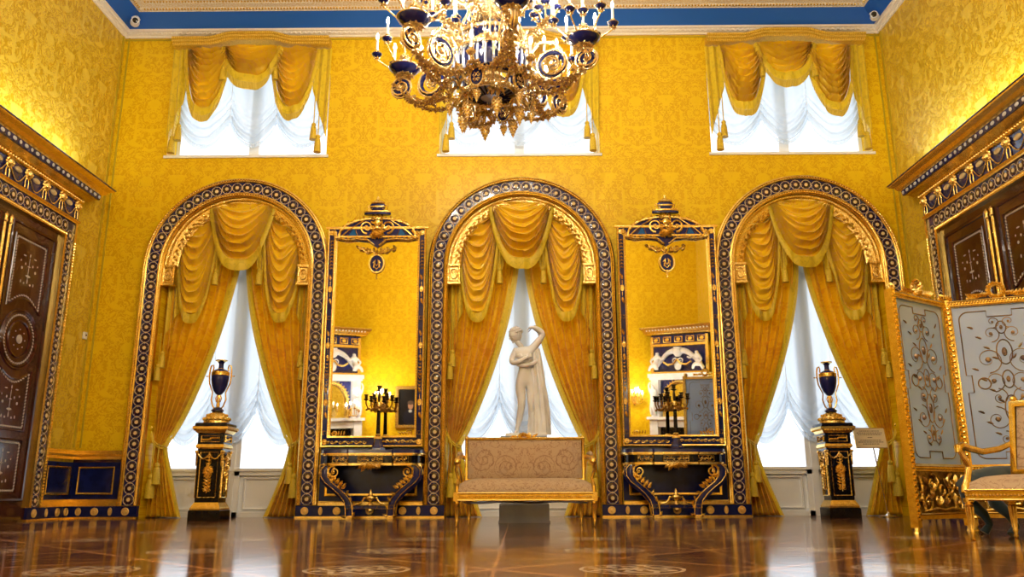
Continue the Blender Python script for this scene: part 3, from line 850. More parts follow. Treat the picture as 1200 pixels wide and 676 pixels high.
def pelmet(c, i):
    t = thing('pelmet', 'gilt pelmet with raised centre above the %s upper window' % nm[i], 'pelmet', (c, -.012, 0), 0, 'gilt pelmets')
    hw = 1.10; n = 60
    def zz(x):
        a = abs(x); return .075*(1 if a < .25 else (0 if a > .62 else .5+.5*cos(PI*(a-.25)/.37)))
    pr = [(0,6.40),(-.15,6.40),(-.165,6.415),(-.16,6.43),(-.18,6.44),(-.185,6.465),(-.205,6.475),(-.21,6.50),(-.20,6.51),(0,6.515)]
    rs = []
    for k in range(n+1):
        x = -hw+2*hw*k/n; rs.append([(x, y, z+zz(x)) for y, z in pr])
    m = MB(); m.rings(rs); m.build('pelmet_board', simple_brd, t)
    m = MB()
    for k in range(74):
        x = -hw+.01+(2*hw-.02)*k/73; m.ball((x, -.186, 6.452+zz(x)), .016, 6, 4); m.ball((x, -.160, 6.420+zz(x)), .012, 6, 4); m.ball((x, -.208, 6.488+zz(x)), .011, 6, 4)
    m.build('pelmet_beading', simple_pel, t)
    v = thing('swag_valance', 'three fringed yellow silk swags hanging in the %s upper window' % nm[i], 'valance', (c, -.03, 0), 0, 'swagged valances in the upper windows')
    swag(v, -.60, .315, 6.39, 6.39, 5.48, -.02, 9, 1+i, trim=.12, fr=.10, topw=.86, skew=-.02, amp=.078)
    swag(v, .60, .315, 6.39, 6.39, 5.48, -.02, 9, 2+i, trim=.12, fr=.10, topw=.86, skew=.02, amp=.078)
    swag(v, .0, .40, 6.42, 6.42, 5.95, -.05, 7, 4+i, trim=.12, fr=.12, topw=.95, bulge=.12, amp=.055)
    for s in (-1, 1):
        tail(v, s*1.12, s*.90, 6.39, 5.02, -.02, 5.75, OLIVE, nf=2.2)
        tail(v, s*.28, s*.42, 6.39, 5.98, -.06, 6.25, OLIVE, nf=1)
        for a_ in ((s*.37, -.10, 6.10, 1.15, .3), (s*.93, -.06, 5.24, 1.25, .5), (s*1.00, -.07, 5.06, 1.3, .4)): m = MB(); tassel(m, *a_); m.build('tassel', simple_tass, v)
simple_brd = simple('gilded_limewood', (.80,.50,.04), .5, .15, nscale=40, bst=.4, var=(.62,.36,.02))
simple_pel = simple('gilt_yellow_wood', (.93,.68,.13), .38, .55, nscale=40, bst=.5)
for i, c in enumerate(UX): pelmet(c, i)
P_CH, P_COVE, P_SC, P_REAR, W_STR, EXPO = 38, 15, 36, 175, 1.95, 0.13
# ------------------------------------------------------------------ figures grown from a skeleton
def skin(name, J, E, mat, parent, sub=2):
    """J: {joint: (x,y,z,r)}, E: list of joint pairs; one continuous body surface"""
    ks = list(J); me = bpy.data.meshes.new(name)
    me.from_pydata([J[k][:3] for k in ks], [(ks.index(a), ks.index(b)) for a, b in E], [])
    o = bpy.data.objects.new(name, me); COL.objects.link(o); o.parent = parent
    md = o.modifiers.new('skin', 'SKIN'); md.use_smooth_shade = True
    for i, k in enumerate(ks):
        r = J[k][3]; sv = me.skin_vertices[0].data[i]
        sv.radius = (r, r) if not isinstance(r, tuple) else r
        sv.use_root = (i == 0)
    s = o.modifiers.new('sub', 'SUBSURF'); s.levels = sub; s.render_levels = sub
    me.materials.append(mat); return o
def head(m, c, r, look, tilt=0, hair=True):
    """head with brow, nose, mouth, chin, ears and a knot of hair; look = yaw angle of the face (0 faces -y)"""
    t = MB()
    t.ball((0,0,0), r, 18, 14, .80, .98, 1.06)                    # skull
    t.ball((0,-.30*r,-.42*r), r*.62, 14, 10, .82, .86, .98)        # jaw
    t.ball((0,-.74*r,-.86*r), r*.18, 8, 6)                         # chin
    t.tube([(0,-.86*r,.16*r),(0,-1.04*r,-.12*r),(0,-1.10*r,-.26*r),(0,-.92*r,-.32*r)], [.06*r,.08*r,.12*r,.07*r], 6)
    for s in (-1, 1):
        t.ball((s*.27*r,-.80*r,.20*r), r*.17, 8, 5, 1.3, .6, .45)   # brow
        t.ball((s*.27*r,-.80*r,.03*r), r*.11, 8, 6, 1.2, .7, .8)    # eye
        t.ball((s*.33*r,-.66*r,-.24*r), r*.22, 8, 6)               # cheek
        t.ball((s*.80*r,.02*r,-.05*r), r*.17, 8, 6, .4, .8, 1.3)    # ear
    t.ball((0,-.86*r,-.50*r), r*.16, 8, 5, 1.4, .6, .35); t.ball((0,-.84*r,-.60*r), r*.14, 8, 5, 1.3, .6, .4)
    if hair:
        for k in range(26):
            a = 2*PI*k/26; 
            for j, e in enumerate((.35, .75, 1.15)):
                if e < .5 and (sin(a) < -.25): continue
                t.ball((.86*r*cos(a)*cos(e)*1.0, .15*r+.95*r*sin(a)*cos(e), 1.05*r*sin(e)+.02*r), r*.20, 6, 4)
        t.ball((0,.95*r,.25*r), r*.42, 10, 8)
    m.join(t, Matrix.Translation(c) @ Matrix.Rotation(look, 4, 'Z') @ Matrix.Rotation(tilt, 4, 'X'))
def hand(J, E, wrist, p, d, n, r, tag_, curl=.5):
    """palm and five fingers growing from joint wrist at p; d = pointing dir, n = palm normal"""
    p, d, n = Vector(p), Vector(d).normalized(), Vector(n).normalized(); sd = d.cross(n).normalized()
    pl = p + d*r*1.6; J[tag_+'p'] = (*pl, r*.85); E.append((wrist, tag_+'p'))
    for k, (o_, L) in enumerate(((-.75,1.5),(-.25,1.8),(.25,1.7),(.75,1.35))):
        a = pl + sd*o_*r*.95 + d*r*.8; b = a + (d*(1-curl*.3)+n*curl*.5)*r*L*.6; c_ = b + (d*(1-curl)+n*curl)*r*L*.6
        for q_, (v, rr) in enumerate(((a,.34),(b,.30),(c_,.22))):
            J[tag_+'f%d%d' % (k, q_)] = (*v, r*rr)
        E += [(tag_+'p', tag_+'f%d0' % k), (tag_+'f%d0' % k, tag_+'f%d1' % k), (tag_+'f%d1' % k, tag_+'f%d2' % k)]
    a = p + d*r*.9 - sd*r*.9; b = a - sd*r*.7 + d*r*.7 + n*r*.5
    J[tag_+'t0'] = (*a, r*.36); J[tag_+'t1'] = (*b, r*.26); E += [(wrist, tag_+'t0'), (tag_+'t0', tag_+'t1')]

# ------------------------------------------------------------------ statue on its pedestal
t = thing('statue_pedestal', 'grey marble pedestal behind the settee carrying the statue', 'pedestal', (.058, -1.60, 0))
m = MB(); m.box(-.255, .255, -.25, .25, 0, .185); m.box(-.265,.265,-.26,.26,0,.02); m.build('base_block', GREYST, t, smooth=False)
m = MB(); m.lathe([(.34,.185),(.33,.20),(.29,.21),(.28,.23),(.27,.25),(.27,.78),(.29,.80),(.31,.82),(.34,.835),(.34,.87)], (0,0,0), 4)
m.xf(Matrix.Rotation(PI/4, 4, 'Z')); m.build('shaft', GREYST, t, smooth=False)
st_ = thing('marble_statue', 'white marble nude woman lifting drapery and looking over her shoulder', 'statue', (.085, -1.60, .871))
m = MB(); m.lathe([(.27,0),(.27,.022),(.262,.034),(.0,.034)], (0,0,0), 4); m.xf(Matrix.Diagonal((1.15,.85,1,1)) @ Matrix.Rotation(PI/4, 4, 'Z')); m.build('plinth', MARBLE, st_, smooth=False)
J = {}; E_ = []
def jn(k, x, y, z, r, par=None):
    J[k] = (x, y, z, r)
    if par: E_.append((par, k))
jn('pel', -.015, 0, .645, (.102,.082)); jn('wai', -.005, -.005, .745, (.066,.058), 'pel'); jn('rib', -.015, -.01, .83, (.092,.070), 'wai'); jn('che', -.02, 0, .905, (.088,.062), 'rib')
jn('nk0', -.035, .005, .965, .034, 'che'); jn('nk1', -.075, -.01, 1.01, .030, 'nk0'); jn('hd', -.10, -.015, 1.045, .034, 'nk1')
jn('sL', -.110, 0, .928, .046, 'che'); jn('e0L', -.150, -.035, .83, .036, 'sL'); jn('eL', -.150, -.06, .795, .032, 'e0L'); jn('e1L', -.12, -.09, .785, .031, 'eL'); jn('fL', -.06, -.115, .80, .029, 'e1L'); jn('wL', .005, -.12, .838, .018, 'fL')
jn('sR', .072, .01, .945, .050, 'che'); jn('uR', .125, .0, 1.02, .043, 'sR'); jn('e0R', .170, -.005, 1.075, .036, 'uR'); jn('eR', .190, -.01, 1.105, .034, 'e0R'); jn('e1R', .182, -.015, 1.135, .034, 'eR'); jn('gR', .145, -.03, 1.165, .030, 'e1R'); jn('wR', .085, -.04, 1.19, .020, 'gR')
jn('hL', -.055, -.005, .57, (.070,.072), 'pel'); jn('tL', -.052, -.012, .46, .056, 'hL'); jn('kL', -.045, -.025, .345, .041, 'tL'); jn('cL', -.062, .0, .25, .041, 'kL'); jn('mL', -.085, .01, .13, .028, 'cL'); jn('aL', -.098, .012, .065, .022, 'mL'); jn('oL', -.105, -.03, .050, .020, 'aL'); jn('oL2', -.115, -.085, .044, .014, 'oL')
jn('hR', .045, .01, .57, (.068,.068), 'pel'); jn('tR', .055, -.01, .46, .054, 'hR'); jn('kR', .055, -.04, .345, .040, 'tR'); jn('cR', .06, .0, .22, .036, 'kR'); jn('aR', .065, .02, .07, .021, 'cR'); jn('oR', .06, -.05, .048, .016, 'aR')
hand(J, E_, 'wL', (.005,-.12,.838), (1,-.05,.5), (0,1,0), .020, 'l', .6); hand(J, E_, 'wR', (.085,-.04,1.19), (-1,0,-.25), (0,0,-1), .020, 'r', .9)
skin('body', J, E_, MARBLE, st_)
m = MB(); 
for s in (-1, 1): m.ball((-.02+s*.040, -.066, .862), .034, 12, 8, 1, .9, 1)
m.build('bust', MARBLE, st_)
m = MB(); head(m, (-.112, -.015, 1.105), .076, -1.15, .42); m.build('head', MARBLE, st_)
def drape(u, v):
    a = 2*PI*u; z = .03+.93*(1-v); fl = .010*sin(7*a+v*3)+.007*sin(13*a-v*5)
    cx = .125-.04*(1-v)+.025*sin(v*2.4); rx = .058+.062*v; ry = .045+.075*v
    return (cx+(rx+fl)*cos(a), .02+(ry+fl)*sin(a), z+.01*sin(3*a))
m = MB(); m.grid(drape, 64, 34)
def drape2(u, v):     # cloth rising from the shoulder to the lifted hand
    a = 2*PI*u; p = [(.10,.03,.93),(.16,.04,1.02),(.19,.03,1.08),(.15,.0,1.16),(.085,-.03,1.20),(.04,-.02,1.15)]
    k = v*5; i = min(int(k), 4); f_ = k-i; P = Vector(p[i]).lerp(Vector(p[i+1]), f_); r = .042*(1-.35*v)+.006*sin(6*a+8*v)
    return (P.x+r*cos(a)*.6, P.y+.02+r*sin(a), P.z+r*cos(a)*.6)
m.grid(drape2, 30, 24)
m.tube([(-.10,.05,.80),(-.08,-.075,.765),(0,-.095,.755),(.08,-.06,.78),(.12,.0,.82)], [.016,.020,.022,.022,.03], 7)
m.build('drapery', MARBLE, st_)

# ------------------------------------------------------------------ settee
def turned_leg(m, x, y, z1, r=.024, x2=None, y2=None):
    pr = [(.010,0),(.014,.012),(.010,.03),(.016,.05),(.013,.06),(.022,z1*.80),(.026,z1*.83),(.018,z1*.86),(.027,z1*.90),(.027,z1)]
    m.lathe([(a*r/.024, b) for a, b in pr], (x, y, 0), 10)
    for k in range(8):
        a = 2*PI*k/8; m.tube([(x+.013*r/.024*cos(a), y+.013*r/.024*sin(a), .07), (x+.021*r/.024*cos(a), y+.021*r/.024*sin(a), z1*.78)], .003, 4)
t = thing('settee', 'long gilt settee with beige scrollwork tapestry in front of the statue', 'sofa', (.062, -2.42, 0))
W, Dp = .585, .48
sm = MB()
rs = []
for k in range(25):
    x = -W-.015+(2*W+.03)*k/24; e = 1-(abs(2*k/24-1))**10*.35
    rs.append([(x, y, .30+(z-.30)*e) for y, z in ((-.02,.29),(-.02,.36),(-.08,.412),(-.22,.430),(-.36,.418),(-.45,.385),(-.485,.34),(-.49,.30))])
sm.rings(rs); sm.build('seat', TAPE, t, ang=60)
m = MB(); m.box(-W-.02, W+.02, -Dp-.025, 0, .225, .30)
m.tube([(-W-.02,-Dp-.028,.295),(W+.02,-Dp-.028,.295)], .009, 6); m.tube([(-W-.02,-Dp-.028,.232),(W+.02,-Dp-.028,.232)], .009, 6)
for k in range(70): m.ball((-W+2*W*k/69, -Dp-.030, .264), .009, 5, 3)
m.build('seat_rail', GOLDP, t)
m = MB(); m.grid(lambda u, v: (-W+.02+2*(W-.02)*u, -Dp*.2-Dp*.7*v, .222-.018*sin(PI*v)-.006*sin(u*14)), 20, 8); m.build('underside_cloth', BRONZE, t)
BT = .815; bx = W-.012
m = MB(); m.box(-bx+.03, bx-.03, -.045, .01, .43, BT-.025); 
def bulge(u, v): return (-bx+.03+(2*bx-.06)*u, -.048-.022*(sin(PI*u)*sin(PI*v))**.35, .43+(BT-.025-.43)*v)
m.grid(bulge, 30, 12); m.build('backrest', TAPE, t)
m = MB(); frame_rect(m, -bx, bx, .40, BT, .024, .02, -.06); m.box(-bx,bx,.01,.022,.40,BT)
for k in range(60): m.ball((-bx+.01+2*(bx-.01)*k/59, -.055, BT-.008), .007, 4, 3)
for s in (-1, 1): m.tube([(s*(bx-.018),-.02,BT),(s*(bx-.018),-.02,BT+.012)], .012, 6)
m.build('back_frame', GOLDP, t)
m = MB()
for k in range(13):
    d = PI*(k/12); leaf(m, (-.07*cos(d)*.9, BT+.005), d if True else 0, .045, .016, -.045-.004*(k % 3), .02)
for s in (-1, 1):
    scroll(m, s*.05, BT+.018, .022, PI/2, s*1.3, .007, -.05); leaf(m, (s*.07, BT+.008), 0.2 if s > 0 else PI-.2, .07, .012, -.04)
m.ball((0,-.055,BT+.028), .018, 8, 6); m.build('carved_crest', GOLDC, t)
for s in (-1, 1):
    m = MB(); m.tube([(s*(W-.02),-.01,.62),(s*(W+.015),-.12,.632),(s*(W+.03),-.30,.615),(s*(W+.03),-.40,.60),(s*(W+.03),-.455,.585)], [.018,.022,.024,.022,.020], 8)
    scroll(m, s*(W+.03), .565, .03, PI/2, 1.2, .012, -.46); m.ball((s*(W+.03),-.475,.572), .034, 10, 8)
    m.tube([(s*(W+.03),-.43,.56),(s*(W+.045),-.40,.50),(s*(W+.02),-.40,.42),(s*(W+.03),-.47,.35),(s*(W+.03),-Dp+.01,.30)], [.016,.015,.016,.02,.022], 8)
    m.build('armrest', GOLDP, t)
    m = MB(); pad = m.tube([(s*(W+.008),-.11,.655),(s*(W+.028),-.22,.655),(s*(W+.03),-.34,.636)], [.012,.022,.012], 8); m.build('arm_pad', TAPE, t)
    m = MB(); m.box(s*(W+.03)-.03, s*(W+.03)+.03, -Dp-.02, -Dp+.04, .225, .305); turned_leg(m, s*(W+.03), -Dp+.01, .24, .026); m.build('leg', GOLDP, t)
    m = MB(); turned_leg(m, s*(W-.055), -.03, .24, .022); m.build('leg', GOLDP, t)

# ------------------------------------------------------------------ armchair
t = thing('armchair', 'gilt armchair with beige tapestry seat at the right edge before the screen', 'chair', (3.21, -5.20, 0), 0)
F = Vector((-.80,-.60,0)); Lf = Vector((.60,-.80,0))      # facing, and its left
t.rotation_euler = (0, 0, math.atan2(-.86, .51))           # local -y faces F
# local: x to viewer's right of the chair, -y forward
W, Dp = .27, .26
sm = MB(); rs = []
for k in range(17):
    x = -W+2*W*k/16; e = 1-(abs(2*k/16-1))**8*.4
    rs.append([(x*(1+.08*(-y)/Dp), y, .32+(z-.32)*e) for y, z in ((Dp-.02,.31),(Dp-.02,.36),(.12,.395),(0,.405),(-.14,.395),(-Dp+.03,.365),(-Dp,.31))])
sm.rings(rs); sm.build('seat', TAPE, t, ang=60)
m = MB(); m.box(-W-.01, W+.01, -Dp-.01, Dp, .245, .312)
for s in (-1, 1):
    for k in range(26): m.ball((s*(W+.012), -Dp+2*Dp*k/25, .278), .008, 5, 3)
for k in range(26): m.ball((-W+2*W*k/25, -Dp-.012, .278), .008, 5, 3)
for z in (.25,.308): m.tube([(-W-.012,-Dp-.012,z),(W+.012,-Dp-.012,z),(W+.012,Dp,z),(-W-.012,Dp,z)], .007, 5, loop=True)
m.build('seat_rail', GOLDP, t)
m = MB(); m.grid(lambda u, v: (-.20+.40*u, Dp-.045-.02*(sin(PI*u)*sin(PI*v))**.4+.10*v, .44+.42*v), 14, 14); m.build('backrest', TAPE, t)
m = MB(); fr = MB(); frame_rect(fr, -.245, .245, .40, .90, .04, .03, -.03)
fr.box(-.22,.22,.012,.028,.42,.88)
m.join(fr, Matrix.Translation((0, Dp-.02, 0)) @ Matrix.Translation((0,0,.40)) @ Matrix.Rotation(-.20, 4, 'X') @ Matrix.Translation((0,0,-.40)))
for s in (-1, 1): m.ball((s*.225, Dp+.075, .91), .022, 8, 6); m.tube([(s*.22,Dp-.03,.25),(s*.225,Dp-.02,.42)], .022, 8)
m.build('back_frame', GOLDP, t)
for s in (-1, 1):
    x = s*(W+.015)
    m = MB(); m.tube([(s*.235,Dp+.03,.62),(x,Dp-.07,.575),(x+s*.02,.02,.555),(x+s*.025,-.12,.575),(x+s*.02,-.20,.588),(x+s*.02,-.24,.575),(x+s*.02,-.245,.545)], [.018,.020,.022,.024,.026,.028,.020], 9)
    m.tube([(x+s*.02,-.225,.56),(x+s*.03,-.17,.51),(x+s*.02,-.15,.45),(x+s*.01,-.20,.37),(x,-Dp+.02,.33),(x,-Dp+.01,.29)], [.018,.018,.020,.022,.028,.028], 9)
    for k in range(9): m.ball((x+s*.045,-.22+.03*k,.585-.02*sin(k*.35)), .010, 5, 4)
    m.build('armrest', GOLDP, t)
    for y in (-Dp+.01, Dp-.03):
        m = MB(); turned_leg(m, x*.97, y, .26, .027); m.build('leg', GOLDP, t)

# stool behind the armchair
t = thing('dark_stool', 'dark teal upholstered stool with curved dark legs between armchair and screen', 'stool', (3.62, -4.50, 0), .0)
m = MB(); rs = []
for k in range(21):
    x = -.42+.84*k/20; e = 1-(abs(2*k/20-1))**6*.45
    rs.append([(x, y, .33+(z-.33)*e) for y, z in ((.2,.33),(.21,.38),(.12,.46),(0,.475),(-.12,.46),(-.21,.38),(-.2,.33))])
m.rings(rs); m.build('seat', TEAL, t, ang=60)
m = MB(); m.box(-.41,.41,-.2,.2,.28,.335); m.build('apron', TEAL, t, smooth=False)
for sx in (-1, 1):
    for sy in (-1, 1):
        m = MB(); m.tube([(sx*.38,sy*.17,.30),(sx*.36,sy*.17,.22),(sx*.27,sy*.165,.14),(sx*.24,sy*.16,.07),(sx*.28,sy*.17,.012)], [.04,.046,.034,.024,.032], 10); m.build('leg', TEAL, t)

# ------------------------------------------------------------------ folding screen
LOWB = simple('aged_dark_gilt', (.36,.22,.06), .35, .9, nscale=30, bst=.4, var=(.16,.09,.03))
def screen_panel(parent, p0, p1, H, idx):
    p0, p1 = Vector((*p0, 0)), Vector((*p1, 0)); d = p1-p0; Wd = d.length; a = math.atan2(d.y, d.x)
    M = Matrix.Translation(p0) @ Matrix.Rotation(a, 4, 'Z')
    def B(m, name, mat, par, **k): m.xf(M); return m.build(name, mat, par, **k)
    z0, z1 = .50, H-.06; x0, x1 = .055, Wd-.055
    m = MB(); m.box(x0-.01, x1+.01, -.006, .010, z0-.01, z1+.01); B(m, 'glass_panel', SGLASS, parent, smooth=False)
    m = MB()
    for s, x in ((1, .022), (-1, Wd-.022)):
        m.box(x-.026, x+.026, -.030, .030, .04, H)
        for k in range(78): m.ball((x+.012*(-1)**k, -.034, .10+.022*k if .10+.022*k < H-.03 else H-.03), .013, 5, 4, 1, .7, 1.2)
        m.lathe([(.030,0),(.020,.02),(.026,.05),(.022,.07)], (x, 0, 0), 8)
    for z in (H-.035, z0-.03, .12, .30):
        if z > .2 and z < .4: continue
        m.box(.02, Wd-.02, -.028, .028, z-.022, z+.022)
        m.tube([(.03,-.032,z+.015),(Wd-.03,-.032,z+.015)], .008, 5)
    for k in range(34): m.ball((.04+(Wd-.08)*k/33, -.034, H-.035), .010, 5, 4); m.ball((.04+(Wd-.08)*k/33, -.034, z0-.03), .010, 5, 4)
    frame_rect(m, x0-.012, x1+.012, z0-.012, z1+.012, .016, -.01, -.026)
    B(m, 'gilt_frame', GOLDP, parent)
    m = MB(); m.box(x0-.02, x1+.02, -.004, .010, .13, z0-.05); B(m, 'lower_board', LOWB, parent)
    m = MB(); cx = Wd/2
    for s in (-1, 1):
        scroll(m, cx+s*.14, .36, .07, PI/2, s*1.4, .014, -.022); scroll(m, cx+s*.22, .22, .06, -PI/2, -s*1.2, .012, -.022); scroll(m, cx+s*.07, .24, .045, 0, s*1.3, .010, -.022)
        m.tube([(cx+s*.30,-.02,.42),(cx+s*.27,-.02,.34),(cx+s*.29,-.02,.26),(cx+s*.26,-.02,.17)], .012, 6)
        for k in range(9): leaf(m, (cx+s*(.05+.028*k), .19+.02*((k*7) % 9)), PI/2+s*(.5-.2*k), .08, .018, -.016, .02)
    m.tube([(cx-.28,-.02,.155+0),(cx-.1,-.02,.175),(cx,-.02,.16),(cx+.1,-.02,.175),(cx+.28,-.02,.155)], .011, 6)
    torus_at(m, None, .035, .010, Matrix.Translation((cx,-.02,.31)))
    B(m, 'carved_scrollwork', GOLDC, parent)
    # crest: wreath in the middle, leaf clusters on the corners
    cm = [MB(), MB()]; m = MB()
    torus_at(m, None, .046, .013, Matrix.Translation((cx, 0, H+.058)), 20, 6)
    for k in range(14):
        an = 2*PI*k/14; leaf(m, (cx+.044*cos(an), H+.058+.044*sin(an)), an+.8, .045, .014, -.012, .02)
    for s in (-1, 1):
        m.tube([(cx+s*.05,0,H+.03),(cx+s*.10,0,H+.03),(cx+s*.14,0,H+.012),(cx+s*.22,0,H+.006)], [.014,.018,.014,.008], 6)
        for k in range(5): leaf(m, (cx+s*(.07+.03*k), H+.01), PI/2-s*(.9-.1*k), .05, .014, -.012, .02)
        e = .03 if s < 0 else Wd-.03
        q2 = cm[s > 0]
        for k in range(5): leaf(q2, (e, H), PI/2+s*(-.2+.45*k), .055, .018, -.012, .02)
        q2.ball((e, 0, H+.015), .022, 8, 6); B(q2, 'corner_leaf', GOLDC, parent)
    B(m, 'carved_crest', GOLDC, parent)
    # painted arabesque raised on the glass
    m = MB(); y = -.009; zc = (z0+z1)/2; hw = (x1-x0)/2-.05; hh = (z1-z0)/2-.05
    pts = []
    for sx, sz in ((-1,-1),(1,-1),(1,1),(-1,1)):
        cxn, czn = cx+sx*(hw-.07), zc+sz*(hh-.07); a0 = {(-1,-1):PI,(1,-1):1.5*PI,(1,1):0,(-1,1):.5*PI}[(sx,sz)]
        pts += [(cxn+.07*cos(a0+PI/2*k/6), y, czn+.07*sin(a0+PI/2*k/6)) for k in range(7)]
        if (sx, sz) == (-1, -1): pts += [(cx-.09,y,zc-hh),(cx-.09,y,zc-hh+.05),(cx+.09,y,zc-hh+.05),(cx+.09,y,zc-hh)]
        if (sx, sz) == (1, -1): pts += [(cx+hw,y,zc-.07),(cx+hw-.04,y,zc-.07),(cx+hw-.04,y,zc+.07),(cx+hw,y,zc+.07)]
        if (sx, sz) == (1, 1): pts += [(cx+.09,y,zc+hh),(cx+.09,y,zc+hh-.05),(cx-.09,y,zc+hh-.05),(cx-.09,y,zc+hh)]
        if (sx, sz) == (-1, 1): pts += [(cx-hw,y,zc+.07),(cx-hw+.04,y,zc+.07),(cx-hw+.04,y,zc-.07),(cx-hw,y,zc-.07)]
    m.tube(pts, .0045, 4, loop=True)
    for s in (-1, 1):
        for dz, r, tn in ((-.46,.06,1.3),(-.30,.10,1.4),(-.12,.07,1.2),(.02,.09,1.1),(.20,.11,1.4),(.42,.07,1.3),(.52,.05,1.2)):
            dz *= hh/.62
            scroll(m, cx+s*r*1.12, zc+dz, r, PI/2 if dz < 0 else -PI/2, (s if dz < 0 else -s)*tn, .004, y)
        torus_at(m, None, .045, .005, Matrix.Translation((cx+s*.17, y, zc)))
        for k in range(12): 
            dz = -.52+.09*k; leaf(m, (cx+s*(.05+.05*((k*5) % 4)), zc+dz*hh/.62), PI/2-s*.9, .05, .009, y, .004)
    for dz, rx, rz in ((.26,.055,.10),(-.22,.05,.11),(.03,.04,.07),(-.42,.03,.06),(.47,.035,.05)):
        m.tube([(cx+rx*cos(2*PI*k/24), y, zc+dz*hh/.62+rz*sin(2*PI*k/24)) for k in range(24)], .0045, 4, loop=True)
        t2 = MB(); roundel(t2, cx, zc+dz*hh/.62, rx*.35, rz*.35, y+.004); m.join(t2)
    mb = MB(); mb.join(m, Matrix.Translation((0,.018,0))); B(m, 'painted_arabesque', ARAB, parent); mb.xf(M); mb.build('rear_arabesque', ARAB, parent)
ARAB = simple('bronze_paint', (.42,.27,.14), .35, .5, var=(.16,.11,.10))
t = thing('folding_screen', 'carved gilt folding screen with pale blue arabesque panels', 'folding screen', (3.56, -3.75, 0))
screen_panel(t, (-.651,-.45), (0,0), 1.845, 0)
screen_panel(t, (.0,.0), (.73,-.315), 1.845, 1)
screen_panel(t, (.73,-.315), (1.40,.10), 1.845, 2)

# ------------------------------------------------------------------ sign on a stand
t = thing('sign_stand', 'small cream notice board on a thin steel stand by the right vase pedestal', 'sign', (4.40, -.32, 0))
m = MB(); m.box(-.19, .19, -.008, .004, -.125, .125); M = Matrix.Translation((-.135,-.03,.925)) @ Matrix.Rotation(-.22, 4, 'X'); m.xf(M); m.build('notice_board', PAPER, t, smooth=False)
m = MB(); frame_rect(m, -.19, .19, -.125, .125, .006, -.006, -.011); m.xf(M); m.build('board_edge', BRASS, t)
m = MB()
random.seed(3)
for r_, (z, w) in enumerate(((.085,.12),(.062,.15),(.040,.14),(.005,.03),(-.030,.13),(-.052,.15),(-.075,.10))):
    x = -w
    while x < w:
        L = random.uniform(.008,.03); m.box(x, min(x+L, w), -.0098, -.008, z-.004, z+.004); x += L+.006
m.xf(M); m.build('small_lettering', INKB, t, smooth=False)
m = MB(); m.tube([(0,0,.01),(-.04,-.01,.3),(-.10,-.02,.80),(-.118,-.022,.93)], .008, 8); m.build('pole', STEEL, t)
m = MB(); m.lathe([(.115,0),(.115,.008),(.09,.016),(.03,.028),(.015,.045),(.012,.06)], (0,0,0), 28); m.build('base', STEEL, t)

